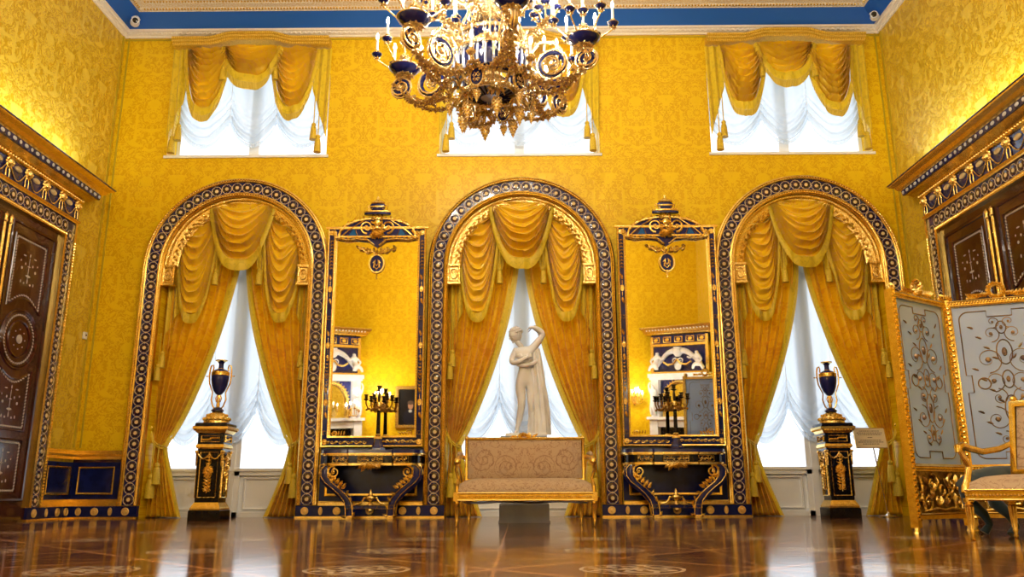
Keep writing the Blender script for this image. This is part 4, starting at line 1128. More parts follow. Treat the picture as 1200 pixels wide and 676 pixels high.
# ------------------------------------------------------------------ vase pedestals and vases
def vase_pedestal(x, y, rz, label, vlabel):
    t = thing('vase_pedestal', label, 'pedestal', (x, y, 0), rz, 'black and gilt pedestals')
    def sq(m, prof): m2 = MB(); m2.lathe([(r*2**.5, h) for r, h in prof], (0,0,0), 4); m2.xf(Matrix.Rotation(PI/4, 4, 'Z')); m.join(m2)
    m = MB(); sq(m, [(.178,0),(.178,.11),(.170,.118)]); m.build('base', BLACKG, t, smooth=False)
    m = MB(); sq(m, [(.168,.118),(.170,.135),(.160,.15),(.155,.165),(.142,.185),(.138,.20)]); m.build('foot_moulding', GOLDP, t)
    m = MB(); sq(m, [(.146,.795),(.160,.81),(.160,.83),(.150,.845)]); m.build('neck_moulding', GOLDP, t)
    m = MB(); sq(m, [(.152,.965),(.165,.975),(.18,1.0),(.20,1.015),(.20,1.04),(.185,1.05)])
    for a in range(4):
        b = MB()
        for k in range(10): b.ball((-.15+.0333*k, -.194, 1.005), .011, 5, 3)
        m.join(b, Matrix.Rotation(a*PI/2, 4, 'Z'))
    m.build('cornice_moulding', GOLDP, t)
    m = MB(); sq(m, [(.132,.20),(.140,.795)]); sq(m, [(.148,.845),(.148,.965)]); m.build('shaft', BLACKG, t, smooth=False)
    m = MB(); sq(m, [(.18,1.05),(.18,1.075),(.17,1.085)]); m.build('top_slab', BLACKG, t, smooth=False)
    m = MB()
    for a in range(4):
        b = MB(); frame_rect(b, -.105, .105, .25, .76, .010, -.132, -.148); frame_rect(b, -.11, .11, .865, .945, .010, -.147, -.156)
        # trophy of flowers with ribbon
        for k in range(11):
            an = 2*PI*k/11; leaf(b, (.012*cos(an), .55+.012*sin(an)), an, .062, .020, -.148, .03)
        b.ball((0,-.155,.55), .018, 8, 6)
        b.tube([(0,-.148,.75),(0,-.148,.60)], .005, 5); b.tube([(0,-.148,.52),(.006,-.148,.42),(0,-.148,.30)], .006, 5)
        for k in range(6):
            for s in (-1, 1): leaf(b, (0, .32+.035*k), PI/2-s*.8, .075, .014, -.147, .02)
        for k in range(3):
            for s in (-1, 1): leaf(b, (0, .62+.035*k), PI/2-s*1.0, .055, .012, -.147, .02)
        for s in (-1, 1):
            scroll(b, s*.03, .335, .022, PI/2, s*1.2, .005, -.148)
            b.tube([(s*.132*(1-u), -.152, .74-.06*sin(PI*u)) for u in [j/10 for j in range(11)]], .009, 5)
            b.tube([(s*.138,-.148,.76),(s*.138,-.148,.60)], [.012,.005], 5); b.ball((s*.138,-.152,.76), .018, 6, 5)
            for k in range(5): leaf(b, (s*.02*k, .905), (0 if s > 0 else PI)+.5, .03, .010, -.156, .01)
        b.ball((0,-.158,.905), .014, 6, 5)
        m.join(b, Matrix.Rotation(a*PI/2, 4, 'Z'))
    m.build('gilt_mount', GOLDC, t)
    v = thing('blue_vase', vlabel, 'vase', (x, y, 1.086), rz, 'cobalt vases with gilt handles')
    m = MB(); m.lathe([(.148,0),(.148,.015),(.14,.03),(.145,.045),(.130,.075),(.10,.11),(.06,.13),(.05,.145)], (0,0,0), 24)
    for k in range(16): a = 2*PI*k/16; m.ball((.14*cos(a), .14*sin(a), .05), .022, 6, 4); m.ball((.11*cos(a), .11*sin(a), .095), .016, 6, 4)
    m.build('gilt_foot', GOLDC, v)
    m = MB(); m.lathe([(.062,.135),(.075,.15),(.062,.165),(.045,.18),(.03,.19)], (0,0,0), 20); m.build('blue_foot', LAPIS, v)
    m = MB(); m.lathe([(.018,.19),(.022,.22),(.014,.26),(.018,.30),(.012,.33)], (0,0,0), 12)
    for k in range(8): a = 2*PI*k/8; m.tube([(.02*cos(a),.02*sin(a),.25),(.035*cos(a),.035*sin(a),.29),(.02*cos(a),.02*sin(a),.33)], .006, 4)
    m.lathe([(.075,.505),(.092,.51),(.092,.52),(.078,.525)], (0,0,0), 24); m.lathe([(.098,.555),(.104,.56),(.104,.60),(.098,.605)], (0,0,0), 24)
    m.lathe([(.028,.635),(.036,.64),(.030,.65)], (0,0,0), 16); m.lathe([(.050,.725),(.068,.735),(.066,.745)], (0,0,0), 20)
    m.build('gilt_band', GOLD, v)
    m = MB(); m.lathe([(.010,.33),(.035,.34),(.065,.38),(.088,.44),(.100,.51),(.102,.56),(.096,.60),(.070,.625),(.034,.64),(.028,.66),(.028,.70),(.042,.725),(.062,.738),(.055,.738),(.02,.72)], (0,0,0), 28); m.build('body', LAPIS, v)
    for s in (-1, 1):
        m = MB(); m.tube([(s*.03,0,.17),(s*.06,0,.20),(s*.085,0,.28),(s*.075,0,.36),(s*.12,0,.47),(s*.128,0,.56),(s*.125,0,.63),(s*.115,0,.675),(s*.095,0,.685),(s*.085,0,.66),(s*.09,0,.615)], [.008,.009,.009,.008,.009,.010,.010,.010,.009,.008,.010], 7)
        m.tube([(s*.12,0,.55),(s*.155,0,.553)], .006, 5); m.ball((s*.158,0,.553), .010, 6, 4); m.build('handle', GOLD, v)
vase_pedestal(-3.51, -.86, .02, 'black and gilt vase pedestal standing in the left arch', 'cobalt two-handled vase on the pedestal in the left arch')
vase_pedestal(3.76, -.52, -.04, 'black and gilt vase pedestal standing in the right arch', 'cobalt two-handled vase on the pedestal in the right arch')

# ------------------------------------------------------------------ pier mirrors
def pier_mirror(cx, label):
    th = math.radians(3.0)
    t = thing('pier_mirror', label, 'mirror', (cx, -.07, .905), 0, 'gilt pier mirrors', rx=th)
    WO, WG, HT = .640, .540, 2.77
    m = MB(); m.box(-WG-.01, WG+.01, -.004, .012, .07, 2.70); m.build('mirror_glass', MIRROR, t, smooth=False)
    m = MB(); m.box(-WO, WO, .012, .03, -.05, HT); m.build('backing_board', WOODD, t, smooth=False)
    m = MB(); frame_rect(m, -WO, WO, -.05, HT, .020, .02, -.045); frame_rect(m, -WG-.020, WG+.020, .06, 2.66, .026, .02, -.05)
    for s in (-1, 1):
        for k in range(80): m.ball((s*(WG+.005), -.052, .08+.0325*k), .009, 4, 3); m.ball((s*(WO-.008), -.05, .02+.034*k), .008, 4, 3)
    m.box(-WO-.03, WO+.03, -.05, .02, HT-.012, HT+.01)
    m.build('gilt_frame', GOLD, t)
    m = MB()
    for s in (-1, 1): m.box(*sorted((s*(WG+.018), s*(WO-.018))), -.032, .015, .02, HT-.01)
    m.box(-WO+.015, WO-.015, -.032, .015, -.035, .062); m.box(-WG, WG, -.032, .012, 2.66, HT-.01); m.build('blue_inlay', LAPIS, t, smooth=False)
    m = MB(); xc = (WG+WO)/2
    for s in (-1, 1):
        x = s*xc
        for z in (.50, 1.22, 1.95):                                    # oval bosses, leaf drops, framed squares
            m = MB(); r = MB(); roundel(r, 0, 0, .026, .045, -.032); m.join(r, Matrix.Translation((x, 0, z)))
            for q_ in (-1, 1):
                m.tube([(x, -.036, z+q_*.05), (x, -.036, z+q_*.10)], .005, 5)
                leaf(m, (x, z+q_*.12), q_*PI/2, .09, .016, -.034)
            m.build('oval_mount', GOLDC, t); m = MB(); frame_rect(m, x-.022, x+.022, z-.40, z-.35, .007, -.03, -.04); m.build('square_mount', GOLDC, t)
        m = MB()
        for k in range(9):
            z = 2.24+.045*k
            for q_ in (-1, 1): leaf(m, (x, z), -PI/2+q_*.7, .04, .010, -.034)
        m.build('leaf_drop', GOLDC, t); m = MB()
        for k in range(10):
            for q_ in (-1, 1): leaf(m, (x, .66+.045*k), PI/2+q_*.6, .04, .008, -.034)
        m.build('leaf_drop', GOLDC, t)
        for z in (.012, HT-.07):
            m = MB(); roundel(m, x, z, .036, .036, -.034); m.build('corner_rosette', GOLDC, t)
        m = MB()
        for k in range(5): scroll(m, s*(.09+.10*k), .012, .026, 0, s*1.2, .007, -.037); leaf(m, (s*(.12+.10*k), .012), (0 if s > 0 else PI), .06, .016, -.035)
        m.build('scroll_mount', GOLDC, t)
    # crest
    m = MB(); P = [(-.50,2.60)]+[(-.50+.0+.50*(1-cos(PI/2*k/10))*1.0, 2.62+.26*sin(PI/2*k/10)**.75) for k in range(11)]
    P = [(x, z) for x, z in P]; P += [(-x, z) for x, z in P[::-1]][1:] + [(.30,2.60),(.10,2.575),(0,2.50),(-.10,2.575),(-.30,2.60)]
    m.prism(P, .0, -.034); m.build('crest_plate', LAPIS, t, smooth=False)
    m = MB()
    for s in (-1, 1):
        arc = [(s*(.50-.50*(1-cos(PI/2*k/12))), -.042, 2.62+.275*sin(PI/2*k/12)**.75) for k in range(13)]
        m.tube(arc, [.018]*13, 6)
        for k in range(14):
            p = arc[min(k, 12)]; leaf(m, (p[0], p[2]+.01), PI/2+s*(.9-.05*k) if k % 2 else (PI if s > 0 else 0), .05, .016, -.045, .02)
        scroll(m, s*.135, 2.775, .088, -PI/2, s*1.6, .015, -.05)
        m.tube([(s*.46,-.04,2.66),(s*.38,-.045,2.73),(s*.28,-.045,2.80),(s*.18,-.045,2.865)], .010, 5)
        m.tube([(s*.54,-.045,2.63),(s*.40,-.05,2.60),(s*.26,-.05,2.61),(s*.12,-.05,2.60),(s*.03,-.05,2.53)], [.018,.016,.014,.014,.010], 6)
        m.tube([(s*.25,-.042,2.64),(s*.30,-.042,2.79),(s*.40,-.042,2.66),(s*.25,-.042,2.64)], .006, 4)
        for k in range(12): leaf(m, (s*(.50-.035*k), 2.61+.012*sin(k)), PI/2+(k % 3-1)*.9, .045, .014, -.05, .02)
        leaf(m, (s*.56, 2.65), PI/2+s*.3, .10, .03, -.04, .02)
        for k in range(6): leaf(m, (s*.04, 2.62+.05*k), PI/2-s*.8, .06, .018, -.055, .02)
    for k in range(7): leaf(m, (0, 2.72), -PI/2+(k-3)*.42, .12, .026, -.062-.003*k, .03)
    m.ball((0,-.06,2.83), .045, 10, 8, 1, .6, 1.2); m.ball((0,-.07,2.76), .028, 8, 6)
    m.build('carved_crest', GOLDC, t)
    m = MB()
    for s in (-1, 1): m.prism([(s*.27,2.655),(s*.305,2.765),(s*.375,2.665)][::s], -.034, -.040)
    m.build('reflection_inset', simple_tq, t, smooth=False)  # blue triangles: sky reflection put in as flat colour
    m = MB(); m.lathe([(.17,2.935),(.175,2.94),(.175,2.965),(.15,2.975),(.06,2.98),(.05,2.985),(.085,3.01),(.10,3.04),(.10,3.075),(.085,3.09)], (0,-.055,.0), 20, sy=.3)
    m.build('urn', LAPIS, t)
    m = MB(); m.lathe([(.105,3.035),(.115,3.045),(.105,3.055)], (0,-.055,.0), 20, sy=.33); m.lathe([(.176,2.965),(.184,2.975),(.176,2.985)], (0,-.055,.0), 20, sy=.33)
    m.lathe([(.085,3.085),(.098,3.10),(.085,3.115),(.06,3.13),(.03,3.14),(.018,3.155),(.022,3.17),(.0,3.195)], (0,-.055,.0), 16, sy=.5)
    for s in (-1, 1):
        m.tube([(s*.09,-.03,3.08),(s*.13,-.03,3.06),(s*.12,-.03,3.01),(s*.07,-.03,2.99)], .008, 5); leaf(m, (s*.13, 2.96), PI/2-s*.6, .06, .018, -.045)
    for k in range(8): m.ball((-.07+.02*k,-.065,3.02), .010, 5, 4)
    m.build('urn_mount', GOLDC, t)
    # monogram medallion and garland hanging in front of the glass
    m = MB(); m.lathe([(.098,0),(.098,.006),(.08,.008)], (0,-.012,2.29), 24, 'y', sx=.9, sy=1.15); m.build('monogram_plaque', LAPIS, t)
    m = MB(); m.tube([(.094*cos(2*PI*k/28), -.022, 2.29+.118*sin(2*PI*k/28)) for k in range(28)], .013, 6, loop=True)
    for s in (-1, 1):
        m.tube([(s*.040,-.024,2.235),(s*.034,-.024,2.325),(s*.0,-.024,2.255)], .0065, 5)      # the M of the cypher
        m.tube([(s*.05,-.022,2.30),(s*.015,-.026,2.34),(s*.03,-.022,2.25),(s*.0,-.024,2.215)], .004, 5)
        m.tube([(0,-.02,2.40),(s*.06,-.025,2.455),(s*.12,-.025,2.425),(s*.18,-.025,2.475),(s*.25,-.02,2.51)], .009, 5)
        for k in range(11): leaf(m, (s*(.03+.021*k), 2.44+.015*sin(k*1.3)+.0016*k*k*.3), PI/2+(k % 4-1.5)*.9, .055, .017, -.026, .012)
        scroll(m, s*.10, 2.47, .026, 0, s*1.2, .005, -.024)
    m.tube([(0,-.02,2.58),(0,-.02,2.40)], .005, 5); leaf(m, (0,2.40), PI/2-.5, .04, .014, -.03); leaf(m, (0,2.40), PI/2+.5, .04, .014, -.03)
    m.tube([(0,-.02,2.19),(0,-.02,2.09)], [.012,.004], 5); m.ball((0,-.02,2.10), .010, 6, 4)
    m.build('monogram_garland', GOLDC, t)
    m = MB()
    for s in (-1, 1): # small scrolls at the lower corners of the glass
        scroll(m, s*.47, .125, .04, PI, -s*1.3, .006, -.012)
        for k in range(5): leaf(m, (s*(.50-.035*k), .10), PI/2+s*.5, .05, .010, -.012)
    m.build('corner_scroll', GOLDC, t)
simple_tq = simple('reflected_sky_blue', (.01,.10,.30), .12)  # flat blue standing in for reflected sky on the crest triangles
MX = (-1.83, 1.94)
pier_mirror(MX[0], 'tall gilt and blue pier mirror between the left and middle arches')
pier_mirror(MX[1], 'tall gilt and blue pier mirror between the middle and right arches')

# ------------------------------------------------------------------ console tables and candelabra
def console(cx, label):
    t = thing('console_table', label, 'console table', (cx, -.07, 0), 0, 'gilt console tables')
    W, Dp, H = .62, .40, .805
    def outline(e):
        P = [(-W-e, 0), (-W-e, -Dp*.55)]
        P += [(-W-e+(.13)*(1-cos(PI/2*k/5)), -Dp*.55-(Dp*.45+e)*sin(PI/2*k/5)) for k in range(1, 6)]
        P += [(-.02-.26*1, -Dp-e)]; P += [(-.26, -Dp-.02-e)]
        return P + [(-x, y) for x, y in P[::-1]]
    def slab(m, e, z0, z1): p = outline(e); m.rings([[(x, y, z0) for x, y in p], [(x, y, z1) for x, y in p]])
    m = MB(); slab(m, .0, .758, .80); m.build('stone_top', LAPIS, t, ang=25)
    m = MB(); slab(m, .012, .748, .762)
    slab(m, -.02, .735, .75); slab(m, -.025, .618, .632); slab(m, -.015, .632, .645); m.build('gilt_edge', GOLDP, t, ang=25)
    m = MB(); slab(m, -.035, .64, .74); m.build('apron', BLACKG, t, smooth=False)
    m = MB(); yf = -Dp-.0
    frame_rect(m, -.155, .155, .652, .728, .010, -Dp+.012, -Dp+.004)
    c0 = m
    for s in (-1, 1):
        m = MB(); frame_rect(m, *sorted((s*.19, s*.46)), .652, .728, .008, -Dp+.03, -Dp+.022)
        for k in range(5): scroll(c0, s*(.03+.026*k), .690, .018, k, (1 if k % 2 else -1)*1.1, .005, -Dp+.006)
        for k in range(9): scroll(m, s*(.215+.027*k), .690+.008*(-1)**k, .018, k*1.3, (1 if k % 2 else -1)*1.1, .005, -Dp+.026)
        m.build('apron_frieze', GOLDC, t)
        leaf(c0, (s*.03,.635), -PI/2+s*.9, .12, .03, -Dp-.005, .02); leaf(c0, (s*.05,.63), -PI/2+s*1.3, .12, .022, -Dp-.005, .02)
    m = c0
    for k in range(5): leaf(m, (0,.64), -PI/2+(k-2)*.5, .085, .024, -Dp-.012, .025)
    m.build('gilt_ornament', GOLDC, t)
    for s in (-1, 1):
        path = [(s*.50,-.30,.62),(s*.555,-.30,.56),(s*.55,-.30,.48),(s*.50,-.295,.41),(s*.42,-.285,.35),(s*.33,-.27,.27),(s*.27,-.26,.19),(s*.25,-.26,.11),(s*.245,-.26,.02)]
        L = MB(); L.tube(path, [.044,.050,.049,.047,.045,.042,.038,.036,.036], 10, flat=1.3); lg = L.build('scroll_leg', LAPIS, t)
        g = MB()
        for dx in (-.040, .040):
            g.tube([(x+s*dx, y-.044, z+ .01) for x, y, z in path], .006, 5)
        scroll(g, s*.44, .545, .075, PI/2, -s*1.7, .014, -.335); scroll(g, s*.585, .60, .035, PI, s*1.2, .010, -.32)
        for k in range(9):
            p = path[min(k, 8)]; leaf(g, (p[0]-s*.03, p[2]), PI/2+s*(.2+.3*(k % 3)), .075, .020, p[1]-.034, .02)
        for k in range(5): leaf(g, (s*(.50-.04*k), .47-.03*k), PI/2+s*.9, .085, .022, -.33, .02)
        g.box(*sorted((s*.215, s*.275)), -.30, -.22, .0, .035); leaf(g, (s*.275,.02), (0 if s > 0 else PI)+s*.3, .07, .018, -.30, .02)
        g.tube([(s*.60,-.30,.60),(s*.63,-.30,.52),(s*.59,-.30,.47),(s*.62,-.30,.55)], .008, 5)
        g.build('gilt_leg_mount', GOLDC, lg)
        L = MB(); L.tube([(s*.50,-.06,.62),(s*.53,-.06,.48),(s*.40,-.06,.33),(s*.28,-.06,.18),(s*.26,-.06,.02)], .022, 8); L.build('rear_leg', GOLDP, t)
    m = MB(); m.box(-.30,.30,-.30,-.24,.115,.155); m.box(-.04,.04,-.24,-.05,.115,.155); m.build('stretcher', LAPIS, t, smooth=False)
    m = MB()
    for x0, x1 in ((-.30,-.23),(-.22,-.09),(-.085,.085),(.09,.22),(.23,.30)): frame_rect(m, x0, x1, .113, .157, .006, -.30, -.306)
    m.lathe([(.045,.155),(.03,.17),(.02,.19),(.05,.21),(.072,.24),(.06,.262),(.03,.27),(.02,.30),(.006,.34)], (0,-.27,0), 16)
    for s in (-1, 1): m.tube([(s*.18,-.27,.165),(s*.12,-.27,.175),(s*.09,-.27,.21),(s*.07,-.27,.25)], .012, 6)
    m.lathe([(.03,0),(.04,-.02),(.02,-.04),(.0,-.05)], (0,-.28,.115), 12)
    m.build('stretcher_urn', GOLDC, t)
    return t
console(MX[0]+.055, 'gilt and blue scroll-legged console table under the left pier mirror')
console(MX[1]-.055, 'gilt and blue scroll-legged console table under the right pier mirror')
def candelabrum(x, y, label, rz=0):
    t = thing('candelabrum', label, 'candelabrum', (x, y, .801), rz, 'dark bronze candelabra'); t.scale = (1.18, 1.18, 1.12)
    m = MB(); m.lathe([(.078,0),(.078,.02),(.068,.03),(.055,.05),(.040,.10),(.034,.12)], (0,0,0), 6); m.build('base', LAPIS, t, smooth=False)
    m = MB(); m.lathe([(.045,.12),(.038,.135),(.022,.15),(.03,.165),(.018,.18)], (0,0,0), 14); m.build('gilt_collar', GOLD, t); m = MB(); m.lathe([(.016,.42),(.03,.43),(.022,.45),(.036,.47),(.028,.50),(.016,.52)], (0,0,0), 14); m.build('gilt_collar', GOLD, t)
    m = MB(); m.lathe([(.022,.165),(.018,.43)], (0,0,0), 12); m.build('shaft', BLACKG, t)
    def cup(m, x, y, z, s=1):
        m.lathe([(.006,0),(.026*s,.012),(.030*s,.018),(.012,.022),(.018*s,.035),(.016*s,.055),(.026*s,.062),(.026*s,.068),(.0,.068)], (x, y, z), 12)
    for k in range(6):
        a = 2*PI*k/6+.3; r = .135
        b = MB(); b.tube([(0,0,.46),(r*.4*cos(a),r*.4*sin(a),.43),(r*.85*cos(a),r*.85*sin(a),.45),(r*cos(a),r*sin(a),.50),(r*cos(a),r*sin(a),.53)], [.010,.009,.008,.008,.010], 6)
        b.tube([(r*.3*cos(a),r*.3*sin(a),.47),(r*.55*cos(a),r*.55*sin(a),.50),(r*.75*cos(a),r*.75*sin(a),.47)], .006, 5)
        for j in range(4): b.ball((r*(.4+.18*j)*cos(a), r*(.4+.18*j)*sin(a), .445-.01*(j % 2)), .014, 6, 4)
        arm = b.build('branch', BRONZE_G, t); c_ = MB(); cup(c_, r*cos(a), r*sin(a), .53); c_.build('candle_cup', BRONZE, arm)
    m = MB(); m.lathe([(.012,.52),(.016,.58),(.010,.63)], (0,0,0), 10); cup(m, 0, 0, .63, 1.15); m.build('top_cup', BRONZE, t)
BRONZE_G = simple('bronze_gilt_dull', (.38,.20,.05), .3, 1, nscale=60, bst=.6)
candelabrum(MX[0]+.12, -.35, 'dark many-branched candelabrum on the left console table')
candelabrum(MX[1]-.02, -.35, 'dark many-branched candelabrum on the right console table', .6)
# ------------------------------------------------------------------ chandelier
CC = (-.25, -3.2)
t = thing('chandelier', 'huge gilt and cobalt chandelier with many lit candle bulbs', 'chandelier', (CC[0], CC[1], 4.0))
CGOLD = simple('chandelier_gilt', (1,.88,.55), .2, .85, nscale=48, bst=.8, var=(.95,.66,.26))
CBLUE = simple('cobalt_enamel', (.004,.008,.075), .1, coat=.5)
CCRYS = simple('clear_crystal', (.95,.97,1), .03, .6)
CGLASS = simple('pale_cut_glass', (.55,.62,.85), .08, .3, nscale=30, bst=.6)
def vert(m, M): return m.xf(M)
def leafburst(m, c, n, L, w, up=.4, r0=0, ph=0):
    """ring of acanthus leaves curling out round the vertical axis"""
    for k in range(n):
        a = 2*PI*k/n+ph; t_ = MB(); leaf(t_, (0, 0), up, L, w, 0, w*.6)
        t_.xf(Matrix.Translation(c) @ Matrix.Rotation(a, 4, 'Z') @ Matrix.Translation((r0,0,0)) @ Matrix.Rotation(0, 4, 'X')); m.join(t_)
        t_ = MB(); leaf(t_, (0, 0), up, L, w*1.0, 0, w*.6)
        t_.xf(Matrix.Translation(c) @ Matrix.Rotation(a, 4, 'Z') @ Matrix.Translation((r0,0,0)) @ Matrix.Rotation(PI/2, 4, 'X') @ Matrix.Rotation(-PI/2, 4, 'X') ); m.join(t_)
        # blade seen from below: broad side horizontal
        n_ = 6; vs = []
        for i in range(n_+1):
            u = i/n_; ww = w*sin(PI*(u*.85+.15))*(1+.25*sin(u*20)); x = r0+L*u*cos(up); z = L*u*sin(up)-.35*L*u*u
            vs += [(x, -ww, z+.3*ww), (x, 0, z-.01), (x, ww, z+.3*ww)]
        fs = []
        for i in range(n_): q_ = 3*i; fs += [(q_, q_+1, q_+4, q_+3), (q_+1, q_+2, q_+5, q_+4)]
        t_ = MB(); t_.add(vs, fs); t_.xf(Matrix.Translation(c) @ Matrix.Rotation(a, 4, 'Z')); m.join(t_)
def hring(m, R, z, r, n=48, k=6): m.tube([(R*cos(2*PI*i/n), R*sin(2*PI*i/n), z) for i in range(n)], r, k, loop=True)
# lower ring and bowl
m = MB(); hring(m, .245, .05, .024); hring(m, .245, .085, .012); hring(m, .30, .155, .016); hring(m, .40, .42, .022); hring(m, .34, .62, .018)
for k in range(40): a = 2*PI*k/40; m.ball((.268*cos(a), .268*sin(a), .05), .016, 6, 4)
for k in range(12):
    a = 2*PI*k/12+.1
    m.tube([(.245*cos(a),.245*sin(a),.06),(.31*cos(a),.31*sin(a),.15),(.38*cos(a),.38*sin(a),.28),(.39*cos(a),.39*sin(a),.42)], [.014,.018,.012,.016], 6)
leafburst(m, (0,0,.05), 12, .08, .024, -.3, .24); leafburst(m, (0,0,.40), 18, .13, .035, .9, .38, .1)
m.build('lower_ring', CGOLD, t)
m = MB(); m.lathe([(.235,.07),(.22,.05),(.12,.02),(.02,.01)], (0,0,0), 32); m.build('lower_bowl', CGLASS, t)
for k in range(24):  # drop strands added round the drum for extra sparkle
    a = 2*PI*k/24+.13; m = MB()
    for j in range(6): m.lathe([(.003,-.022),(.014,0),(.003,.022)], ((.44-.02*j*(j < 4))*cos(a), (.44-.02*j*(j < 4))*sin(a), .56-.05*j), 5)
    m.tube([(.44*cos(a),.44*sin(a),.58),(.38*cos(a),.38*sin(a),.38),(.44*cos(a),.44*sin(a),.30)], .003, 4); m.build('sparkle_drop', CCRYS, t)
m = MB(); m.lathe([(.285,.16),(.355,.20),(.37,.30),(.365,.40),(.36,.42)], (0,0,0), 40, cap=False)
m.build('blue_drum', CBLUE, t)
m = MB()
for k in range(30):
    a = 2*PI*k/30; m.tube([(.362*cos(a),.362*sin(a),.19),(.378*cos(a),.378*sin(a),.30),(.37*cos(a),.37*sin(a),.40)], .014, 5)
m.build('cut_glass_staves', CGLASS, t); m = MB()
for k in range(24):
    a = 2*PI*k/24; m.tube([(.215*cos(a),.215*sin(a),.045),(.10*cos(a),.10*sin(a),.010)], .011, 5)
m.build('cut_glass_star', CBLUE, t)
# central shaft going up through the crown to the ceiling
m = MB(); m.lathe([(.05,.05),(.10,.12),(.14,.20),(.09,.30),(.06,.42),(.10,.52),(.17,.62),(.20,.72),(.13,.80),(.07,.90),(.06,1.1),(.11,1.2),(.15,1.32),(.09,1.45),(.05,1.6),(.08,1.8),(.05,1.95),(.02,2.1)], (0,0,0), 20)
for z, r0, n_, L in ((.62,.16,14,.20),(.80,.12,12,.18),(1.15,.08,12,.2),(1.40,.10,12,.16),(1.75,.05,10,.14)): leafburst(m, (0,0,z), n_, L, .035, 1.1, r0)
hring(m, .46, 1.28, .022); hring(m, .26, 1.75, .018)
for k in range(12):
    a = 2*PI*k/12
    m.tube([(.39*cos(a),.39*sin(a),.44),(.33*cos(a),.33*sin(a),.70),(.22*cos(a),.22*sin(a),.95),(.30*cos(a),.30*sin(a),1.12),(.46*cos(a),.46*sin(a),1.28)], .012, 5)
m.build('central_shaft', CGOLD, t)
m = MB(); m.lathe([(.145,.60),(.20,.66),(.215,.74),(.16,.80)], (0,0,0), 24); m.build('shaft_bowl', CBLUE, t); m = MB(); m.lathe([(.10,1.18),(.16,1.26),(.165,1.36),(.11,1.42)], (0,0,0), 24); m.build('shaft_bowl', CBLUE, t)
m = MB()
for k in range(3): a = 2*PI*k/3; m.tube([(.24*cos(a),.24*sin(a),1.75),(.03*cos(a),.03*sin(a),2.75)], .010, 6)
m.tube([(0,0,2.0),(0,0,3.02)], .016, 8); m.lathe([(.02,2.80),(.10,2.86),(.16,2.94),(.17,3.0),(.17,3.04)], (0,0,0), 20); m.build('suspension_rods', GOLDP, t)
# candle cluster parts, made once round a local axis
def cluster_bits(n, R, zc, ph=0, centre=True):
    pos = [(R*cos(2*PI*k/n+ph), R*sin(2*PI*k/n+ph), zc+(.03 if k % 2 else 0)) for k in range(n)]
    if centre: pos.append((0, 0, zc+.14))
    return pos
def pan(m, p, s=1): m.lathe([(.008,-.03),(.022*s,-.022),(.046*s,-.004),(.052*s,.012),(.046*s,.016),(.012,.010)], p, 16)
def nozzle(m, p): m.lathe([(.012,.010),(.020,.022),(.013,.034),(.022,.05),(.020,.056)], p, 10); 
def mk_candle(q): q.lathe([(.013,.05),(.013,.175)], (0,0,0), 8)
def mk_bulb(q): q.lathe([(.006,.172),(.015,.190),(.016,.205),(.009,.230),(.002,.25)], (0,0,0), 8)
def many(name, fn, mat, pos, par):
    q = MB(); fn(q); o = q.build(name, mat, par); o.location = pos[0]
    for p in pos[1:]: c = o.copy(); COL.objects.link(c); c.parent = par; c.location = p
